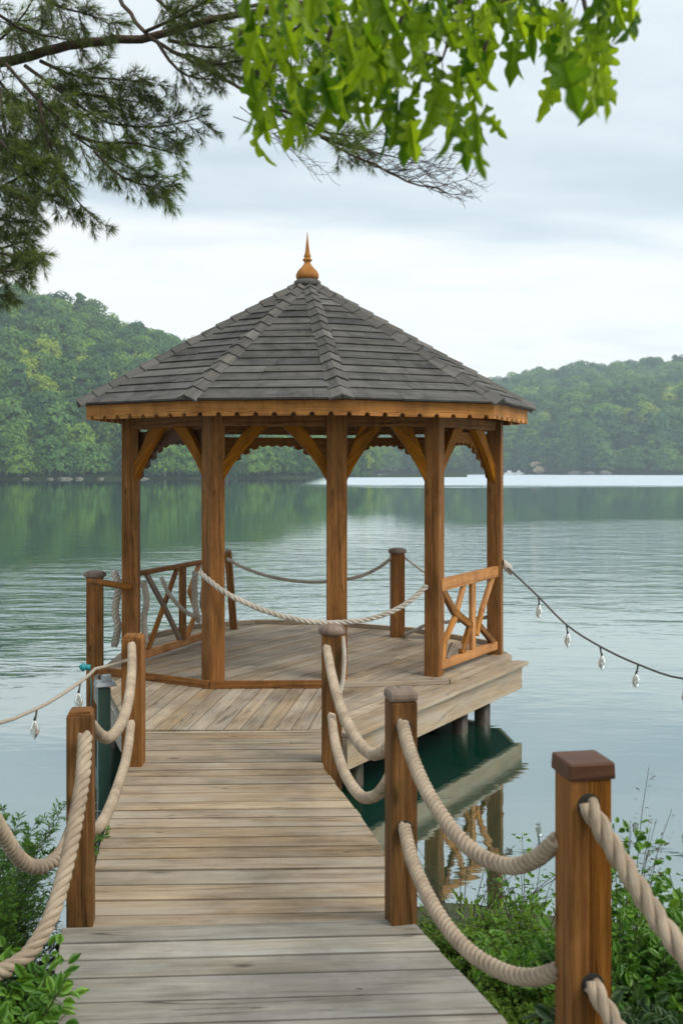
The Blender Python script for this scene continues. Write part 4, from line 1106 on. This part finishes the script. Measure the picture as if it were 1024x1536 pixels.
BR = [ # px polyline, depth, twig length, sub, needle tone
 ([(12, 98), (50, 140), (90, 180), (120, 210), (160, 235), (200, 255), (240, 270)], 3.9, (.10, .20), 3),
 ([(35, 100), (80, 128), (110, 152), (150, 180), (200, 192), (250, 190), (292, 178)], 4.0, (.10, .19), 3),
 ([(60, 90), (110, 110), (160, 118), (205, 122), (225, 128)], 4.1, (.10, .17), 4),
 ([(80, 128), (120, 140), (165, 146), (205, 150)], 4.15, (.09, .15), 4),
 ([(-40, 0), (0, 22), (40, 45), (80, 58), (120, 64)], 4.0, (.10, .18), 3),
 ([(40, -30), (80, 5), (120, 18), (150, 28), (162, 36)], 4.0, (.09, .16), 3),
 ([(-30, 70), (0, 60), (40, 20), (60, -20)], 4.2, (.10, .18), 2),
 ([(60, 150), (70, 200), (85, 245), (105, 285), (125, 312), (147, 334)], 3.9, (.06, .11), 3),
 ([(0, 130), (10, 190), (20, 240), (50, 275), (85, 300)], 4.0, (.09, .15), 4),
 ([(-30, 180), (0, 215), (30, 240), (55, 255), (90, 258)], 3.9, (.09, .15), 4),
 ([(-60, 200), (-20, 260), (10, 290), (40, 300)], 3.8, (.10, .16), 4),
 ([(-60, 260), (-20, 320), (10, 330), (35, 335)], 3.9, (.08, .12), 3),
 ([(-70, 300), (-30, 360), (10, 385), (50, 380)], 3.9, (.07, .13), 3),
 ([(-60, 350), (-20, 400), (10, 410), (50, 402)], 3.9, (.07, .12), 3),
 ([(-60, 400), (-20, 440), (8, 442)], 3.9, (.07, .10), 3),
 ([(110, 200), (150, 215), (200, 212), (240, 222), (262, 232)], 3.9, (.08, .15), 3),
 ([(140, 225), (180, 262), (215, 275), (240, 285)], 3.85, (.07, .12), 3),
 ([(219, 50), (260, 30), (300, 12), (340, -10)], 4.0, (.10, .18), 4),
 ([(250, 60), (290, 68), (330, 70), (370, 60)], 4.0, (.10, .17), 4),
 ([(280, 80), (320, 95), (350, 95), (400, 90)], 3.95, (.09, .16), 4),
 ([(235, 62), (258, 95), (285, 112), (320, 118)], 3.9, (.07, .13), 2),
 ([(340, 40), (400, 50), (460, 45), (520, 55)], 4.1, (.10, .18), 4),
 ([(360, 10), (420, 5), (480, 15)], 4.0, (.10, .18), 4),
 ([(340, 110), (400, 130), (450, 140), (500, 150)], 4.0, (.08, .15), 3),
 ([(400, 160), (440, 170), (480, 195), (530, 205)], 3.9, (.06, .12), 2),
 ([(480, 205), (510, 215), (540, 225), (560, 228)], 3.85, (.05, .09), 2),
 ([(225, -10), (260, 20), (300, 40)], 4.1, (.10, .16), 3),
 ([(-50, 230), (-10, 225), (25, 215), (60, 222)], 4.1, (.09, .15), 4),
 ([(-50, 290), (-10, 290), (20, 270), (48, 262)], 3.9, (.08, .14), 4),
 ([(-50, 330), (-15, 350), (10, 355), (40, 350)], 4.0, (.08, .12), 4),
 ([(-50, 380), (-20, 375), (10, 368), (42, 362)], 3.9, (.07, .11), 4),
 ([(-40, 150), (0, 150), (40, 165), (80, 172)], 4.2, (.09, .15), 3),
 ([(-10, 110), (30, 160), (60, 190), (80, 215)], 4.2, (.08, .14), 2),
]
allt = []; r = np.random.default_rng(5)
mbt = MB()
for pp, Y, ln, sub in BR:
    pp_ = [(x+random.uniform(-3, 3), y+random.uniform(-3, 3)) for x, y in pp]
    q = spline(pxline(pp_, Y, Y-random.uniform(-.15, .25)), .048)
    n = len(q); mbt.tube(q, [.0065*(1-i/n)+.0016 for i in range(n)], 6)
    tw = grow(q, r, .05, ln, .35, .8, sub+1)+grow(q[::3], r, .05, (ln[0]*.6, ln[1]*.8), .5, 1.1, sub-1)
    allt.append((tw+[[np.array(a) for a in q[int(n*.6):]]]))
tw_all = [t_ for g in allt for t_ in g]
for q in tw_all:
    mbt.tube([Vector(p) for p in q], [.0014]*len(q), 3, cap=False)
mbt.build('twigs', M['twig'], pn)
V, Fc = needles_on([t_ for i, g in enumerate(allt) for t_ in g if i % 3], r); np_mesh('needles', V, Fc, M['needle'], pn)
V, Fc = needles_on([t_ for i, g in enumerate(allt) for t_ in g if i % 3 == 0], r); np_mesh('needles', V, Fc, M['needle_l'], pn)
# bare twig tips at the end of the second limb
mb = MB(); base = spline(pxline(LIMB2[8:], 3.9, 3.8), .03)
def bare(p, d, L, depth):
    q = [p]; 
    for k in range(4):
        d = (d+Vector((random.gauss(0, .10), random.gauss(0, .1), random.gauss(0, .08)+.02))).normalized(); q.append(q[-1]+d*L/4)
    mb.tube(q, [.0022*(.6**(2-depth))*(1-.15*k)+.0003 for k in range(5)], 4)
    if depth > 0:
        for k in range(1, 5):
            for s in (-1, 1):
                if random.random() < .75: bare(q[k], (d+Vector((.2, random.gauss(0, .3), s*random.uniform(.4, .9)))).normalized(), L*random.uniform(.3, .5), depth-1)
for i in range(8, len(base)-1, 3):
    for s in (1, -1):
        bare(base[i], Vector((1, random.gauss(0, .3), s*random.uniform(.1, .5)+(.15 if s > 0 else 0))).normalized(), random.uniform(.10, .24), 2)
for (x0, y0, x1, y1) in ((350, 175, 430, 205), (480, 195, 600, 240), (540, 225, 640, 245), (360, 160, 480, 225), (560, 250, 650, 262)):
    a_, b_ = P(x0, y0, 3.9), P(x1, y1, 3.85); bare(a_, (b_-a_).normalized(), (b_-a_).length, 2)
mb.build('bare_twigs', M['twig'], pn)

# ------------------------------------------------------------ maple
mp = empty('maple_tree', (3.0, 2.1, -.2), 'maple tree with bright green lobed leaves hanging into the top of the view', 'maple tree')
mb = MB(); mb.tube([(3.0, 2.1, -.5), (2.95, 2.1, 1.5), (2.7, 2.15, 3.2), (2.6, 2.2, 5.5)], [.14, .12, .10, .04], 12); mb.build('trunk', M['bark'], mp)
LOBE = [(0, 0), (.05, .06), (.16, .10), (.27, .09), (.31, .17), (.22, .25), (.14, .32), (.22, .37), (.34, .40), (.41, .50), (.35, .58), (.22, .57), (.13, .60), (.16, .70), (.22, .80), (.19, .92), (.10, 1.0), (.0, 1.15)]
LOBE2 = [(0, 0), (.04, .08), (.12, .16), (.22, .17), (.27, .26), (.20, .34), (.11, .38), (.14, .46), (.26, .52), (.33, .62), (.27, .70), (.15, .68), (.09, .74), (.13, .86), (.12, .98), (.06, 1.1), (.0, 1.2)]
def leaf_template(outline, fold=.22, curl=.25):
    right = outline; left = [(-x, y) for x, y in outline[1:-1]]
    mid = [(0, y) for x, y in outline]
    v = []; idxR = []; idxM = []; idxL = []
    def z(x, y): return abs(x)*fold-curl*y*y*.6
    for x, y in outline: idxM.append(len(v)); v.append((0, y, z(0, y)))
    for i, (x, y) in enumerate(outline):
        if x == 0: idxR.append(idxM[i]); idxL.append(idxM[i]); continue
        idxR.append(len(v)); v.append((x, y, z(x, y)+random.uniform(-.02, .02)))
        idxL.append(len(v)); v.append((-x*random.uniform(.9, 1.1), y*random.uniform(.96, 1.04), z(x, y)+random.uniform(-.02, .02)))
    f = []
    for i in range(len(outline)-1):
        for ids in (idxR, idxL):
            a, b_, c, d = idxM[i], idxM[i+1], ids[i+1], ids[i]
            if a != d: f.append((a, c, d))
            if b_ != c: f.append((a, b_, c))
    return v, f
BLOBS = [ # px centre x, y, radius x, radius y, count, depth
 (372, 60, 20, 45, 6, 2.3), (410, 110, 35, 50, 16, 2.5), (400, 185, 22, 40, 8, 2.6), (447, 60, 35, 55, 18, 2.6), (452, 150, 30, 45, 12, 2.6), (445, 205, 12, 18, 3, 2.6),
 (500, 30, 40, 45, 18, 2.5), (500, 110, 35, 40, 14, 2.6), (505, 165, 22, 28, 6, 2.5), (550, 50, 45, 55, 22, 2.4), (560, 130, 35, 40, 14, 2.5), (590, 185, 30, 40, 10, 2.5),
 (610, 60, 45, 60, 24, 2.5), (640, 140, 35, 45, 14, 2.6), (665, 40, 40, 45, 16, 2.5), (690, 110, 30, 45, 12, 2.5), (705, 180, 24, 45, 8, 2.4), (728, 205, 12, 30, 4, 2.5), (715, 60, 35, 40, 12, 2.4),
 (760, 50, 24, 30, 6, 2.5), (735, 20, 30, 20, 8, 2.6), (770, 100, 12, 20, 3, 2.5), (800, 20, 25, 25, 7, 2.6), (830, 60, 20, 35, 8, 2.4), (825, 115, 16, 28, 5, 2.4), (862, 55, 24, 45, 12, 2.4), (880, 115, 24, 35, 8, 2.4), (855, 130, 12, 20, 3, 2.4),
 (905, 60, 20, 45, 8, 2.5), (905, 125, 14, 25, 4, 2.4), (935, 20, 20, 18, 5, 2.5), (915, 10, 20, 20, 5, 2.4), (580, 0, 220, 14, 30, 2.5), (480, -30, 150, 30, 20, 2.5)]
MAINB = [[(1700, -500), (1250, -150), (960, -60), (880, -40), (800, -10), (740, 18), (690, 40), (650, 55)],
         [(1100, -200), (1000, -120), (940, -30), (905, 10), (890, 40)],
         [(880, -60), (700, -60), (560, -30), (480, 20), (430, 60), (392, 130)],
         [(640, -50), (600, 30), (580, 100), (565, 160)], [(520, -30), (500, 40), (480, 90), (450, 150), (447, 180)],
         [(760, -40), (735, 40), (722, 100), (712, 160), (725, 190)], [(860, -50), (840, 10), (830, 60)], [(870, -40), (875, 20), (885, 80), (900, 110)], [(700, -40), (680, 40), (660, 100)]]
stems = []
for pp in MAINB:
    q = spline(pxline(pp, 2.5, 2.5), .04)
    n = len(q); big = pp[0][0] > 1000
    q = [p+Vector((0, math.sin(i*.3+pp[0][0])*.04, 0)) for i, p in enumerate(q)]
    if pp[0][0] == 1700: q = [Vector((2.65, 2.2, 3.4))]+q; n += 1
    mb = MB(); mb.tube(q, [(.013 if big else .006)*(1-i/n)+.0018 for i in range(n)], 8); mb.build('branch', M['twig'], mp); stems += q
r = np.random.default_rng(11); mbp = MB()
SA = np.array([tuple(p) for p in stems]); locs, drs, ups, ss = [], [], [], []
for bx, by, rx, ry, n, Y in BLOBS:
    for _ in range(int(n*.98)):
        x = bx+rx*r.uniform(-1, 1); y = by+ry*r.uniform(-1, 1)-22; YY = Y+r.normal()*.26-.1
        p = np.array(P(x, y, YY))
        d = norm(np.array([r.normal()*.26, r.normal()*.3, -1])); up = norm(np.array([r.normal()*1.3, -.7+r.normal()*.5, .25]))
        locs.append(p); drs.append(d); ups.append(up); ss.append(r.uniform(.058, .10))
        if r.random() < .5:
            j = np.argmin(((SA-p)**2).sum(1)); b0 = SA[j]
            if np.linalg.norm(b0-p) < .30:
                m_ = (b0+p)/2+np.array([0, 0, .02]); mbp.tube([Vector(b0), Vector(m_), Vector(p)], [.0014, .0011, .0008], 4, cap=False)
mbp.build('leaf_stalks', M['twig'], mp)
locs, drs, ups, ss = map(np.array, (locs, drs, ups, ss)); sel = r.integers(0, 4, len(locs)); VV = []; FF = []; off = 0
for k in range(4):
    tv, tf = leaf_template(LOBE if k % 2 else LOBE2, random.uniform(.35, .8), random.uniform(.2, .6))
    i = sel == k; v_, f_ = scatter(tv, tf, locs[i], basis(drs[i], ups[i], ss[i])); VV.append(v_); FF.append(f_+off); off += len(v_)
o = np_mesh('leaves', np.concatenate(VV), np.concatenate(FF), M['maple'], mp, smooth=True)

# ------------------------------------------------------------ shrubs on the bank
OVAL = [(0, 0), (.18, .15), (.30, .38), (.28, .62), (.14, .86), (0, 1.02)]
TOOTH = [(0, 0), (.16, .10), (.34, .28), (.28, .34), (.40, .50), (.26, .58), (.28, .74), (.12, .82), (0, 1.05)]
NARROW = [(0, 0), (.08, .2), (.11, .5), (.07, .8), (0, 1)]
def plant(name, label, cat, base, n_st, h, spread, leaf, outline, mat, density=60, group=None, fern=False, seed=0, lean=(0, 0), stem_r=.003, up_n=.5, over=.30):
    r = np.random.default_rng(seed+100); e = empty(name, base, label, cat, group); mb = MB(); L_, D_, U_, S_ = [], [], [], []
    b0 = np.array(base)
    for k in range(n_st):
        a = r.uniform(0, 2*PI); sp_ = spread*r.uniform(.25, 1); hh = h*r.uniform(.55, 1)
        p0 = b0+np.array([math.cos(a), math.sin(a), 0])*sp_*.35
        p2 = p0+np.array([math.cos(a)*sp_+lean[0], math.sin(a)*sp_+lean[1], hh]); p1 = (p0+p2)/2+np.array([0, 0, hh*.18])
        if any(xat(LL, x[1]) < x[0] < xat(LR, x[1])+.03 and x[2] < over for x in (p0*.5+p1*.5, p1, p2)): continue
        q = [Vector(x) for x in (p0, p1, p2)]; q = spline(q, .03); n = len(q); mb.tube(q, [stem_r*(1-.7*i/n) for i in range(n)], 5, cap=False)
        if fern:
            for i in range(n//4, n, 1):
                T = np.array(frames(q[i-1:i+1])[0][0]) if i else np.array([0, 0, 1])
                for s in (-1, 1):
                    dd = norm(np.cross(T, norm(r.normal(size=3)*.4+np.array([0, .3, 1])))*s+T*.5+r.normal(size=3)*.2); l2 = h*.22*(1.1-i/n)
                    tw = [np.array(q[i]), np.array(q[i])+dd*l2]; mb.tube([Vector(tw[0]), Vector(tw[1])], [.0012, .0005], 3, cap=False)
                    for u in np.linspace(.15, 1, 7):
                        for s2 in (-1, 1):
                            L_.append(tw[0]+dd*l2*u); D_.append(norm(dd+s2*norm(np.cross(dd, [0, 0, 1]))*.9+r.normal(size=3)*.2)); U_.append(np.array([0, 0, 1])+r.normal(size=3)*.5); S_.append(leaf*r.uniform(.6, 1.2))
        else:
            m = int(density*hh)
            for _ in range(m):
                u = r.uniform(.12, 1)**.8; j = min(n-2, int(u*(n-1))); p = np.array(q[j]); out_ = norm(r.normal(size=3)*[1, 1, .5]+[0, 0, .25])
                L_.append(p+out_*leaf*r.uniform(.2, 1.3)); D_.append(norm(out_+r.normal(size=3)*.3)); U_.append(norm(np.array([0, -.35, 1])*up_n*2+r.normal(size=3)*.45)); S_.append(leaf*r.uniform(.55, 1.25))
    mb.build('stems', M['twig'], e)
    ok = [i for i, p in enumerate(L_) if p[2] > over or not (xat(LL, p[1])-.01 < p[0] < xat(LR, p[1])+.02) or (p[1] > 4.5 and not (xat(WL, p[1]) < p[0] < xat(WR, p[1])+.02))]
    L_, D_, U_, S_ = [[a[i] for i in ok] for a in (L_, D_, U_, S_)]
    tv, tf = leaf_template(outline, .2, .3)
    v_, f_ = scatter(tv, tf, np.array(L_), basis(np.array(D_), np.array(U_), np.array(S_))); np_mesh('leaves', v_, f_, M[mat], e, smooth=True)
    return e
def gp(x, y, Y):
    X = (x-512)/F*Y; return (X, Y, ground_z(X, Y)-.02)
# left
plant('feathery_shrub', 'feathery dark green shrub at the left picture edge over the water', 'shrub', gp(-40, 0, 4.5), 26, .95, .42, .030, NARROW, 'shrub', fern=True, seed=1, lean=(.10, 0))
plant('feathery_shrub', 'low feathery shrub just left of the dark square post foot', 'shrub', gp(25, 0, 4.7), 22, .55, .45, .028, NARROW, 'shrub_dark', fern=True, seed=2)
plant('broadleaf_bush', 'bright broad-leaved bush in the bottom left corner', 'bush', gp(-5, 0, 3.45), 80, .50, .24, .055, OVAL, 'shrub', 100, seed=3, over=.03)
plant('broadleaf_bush', 'dark leafy bush at the foot of the dark square post', 'bush', gp(45, 0, 4.3), 26, .26, .16, .04, TOOTH, 'shrub_dark', 110, seed=4)
# right
plant('mossy_bush', 'yellow-green mossy bush hugging the right landing edge', 'bush', gp(690, 0, 4.45), 70, .19, .28, .020, OVAL, 'moss', 400, seed=5)
plant('mossy_bush', 'yellow-green bush left of the nearest large post, upper one', 'bush', gp(765, 0, 4.5), 55, .24, .32, .028, TOOTH, 'shrub_lime', 240, seed=6)
plant('mossy_bush', 'low yellow-green bush at the bottom edge beside the landing', 'bush', gp(765, 0, 3.95), 70, .19, .24, .022, OVAL, 'moss', 360, seed=7)
plant('broadleaf_bush', 'green bush directly behind the left side of the nearest large post', 'bush', gp(815, 0, 4.05), 34, .28, .22, .042, TOOTH, 'shrub', 130, seed=8)
plant('twiggy_shrub', 'thin dark twiggy shrub at the waterline behind the mossy bush', 'shrub', gp(690, 0, 5.15), 26, .42, .55, .028, NARROW, 'shrub_dark', 60, seed=9)
plant('twiggy_shrub', 'small twiggy shrub rising left of the nearest large post', 'shrub', gp(790, 0, 4.9), 12, .48, .35, .030, TOOTH, 'shrub', 45, seed=10)
plant('broadleaf_bush', 'large dark leafy bush right of the nearest large post', 'bush', gp(960, 0, 3.9), 52, .44, .34, .052, OVAL, 'shrub', 85, seed=11)
plant('broadleaf_bush', 'bright green bush at the right picture edge', 'bush', gp(1050, 0, 4.1), 44, .46, .36, .052, TOOTH, 'shrub', 80, seed=12)
plant('broadleaf_bush', 'dark bush at the bottom right corner under the thick rope', 'bush', gp(985, 0, 3.3), 50, .32, .30, .055, OVAL, 'shrub_dark', 110, seed=13)
plant('tall_weed', 'tall thin weed with reddish seed heads beside the thick rope', 'weed', gp(945, 0, 4.2), 5, 1.06, .10, .026, NARROW, 'red_leaf', 55, seed=14, lean=(.10, 0))
plant('tall_weed', 'tall green weed right of the nearest large post', 'weed', gp(930, 0, 4.0), 12, .84, .14, .040, TOOTH, 'shrub', 55, seed=15)
# ground cover
L_, D_, U_, S_ = [], [], [], []; r = np.random.default_rng(77)
for _ in range(9000):
    X = r.uniform(-4.5, 5.5); Y = r.uniform(2.0, 6.3); z = ground_z(X, Y)
    if z < WATER+.01 or (-1.15 < X < .3 and Y > 3) or (-1.0 < X < .62): continue
    L_.append((X, Y, z)); D_.append((r.normal()*.5, r.normal()*.5, 1)); U_.append((r.normal(), r.normal(), .3)); S_.append(r.uniform(.04, .11))
tv, tf = leaf_template(NARROW, .1, .4); v_, f_ = scatter(tv, tf, np.array(L_), basis(np.array(D_), np.array(U_), np.array(S_)))
tag(np_mesh('ground_cover', v_, f_, M['moss'], smooth=True), 'short green weeds covering the near bank', 'ground cover', kind='stuff')

# ------------------------------------------------------------ haze
HAZE = 0.00040
if HAZE:
    mb = MB(); mb.box((0, 20, 80), (2300, 1960, 170)); mb.v = [(x, y, z) for x, y, z in mb.v]
    m, t, out = new_mat('haze'); pv = t.nodes.new('ShaderNodeVolumePrincipled'); pv.inputs['Color'].default_value = (.78, .92, 1, 1)
    pv.inputs['Density'].default_value = HAZE; pv.inputs['Anisotropy'].default_value = .2
    t.links.new(pv.outputs[0], out.inputs['Volume']); o = mb.build('haze', m); tag(o, kind='stuff')
bpy.context.view_layer.update()
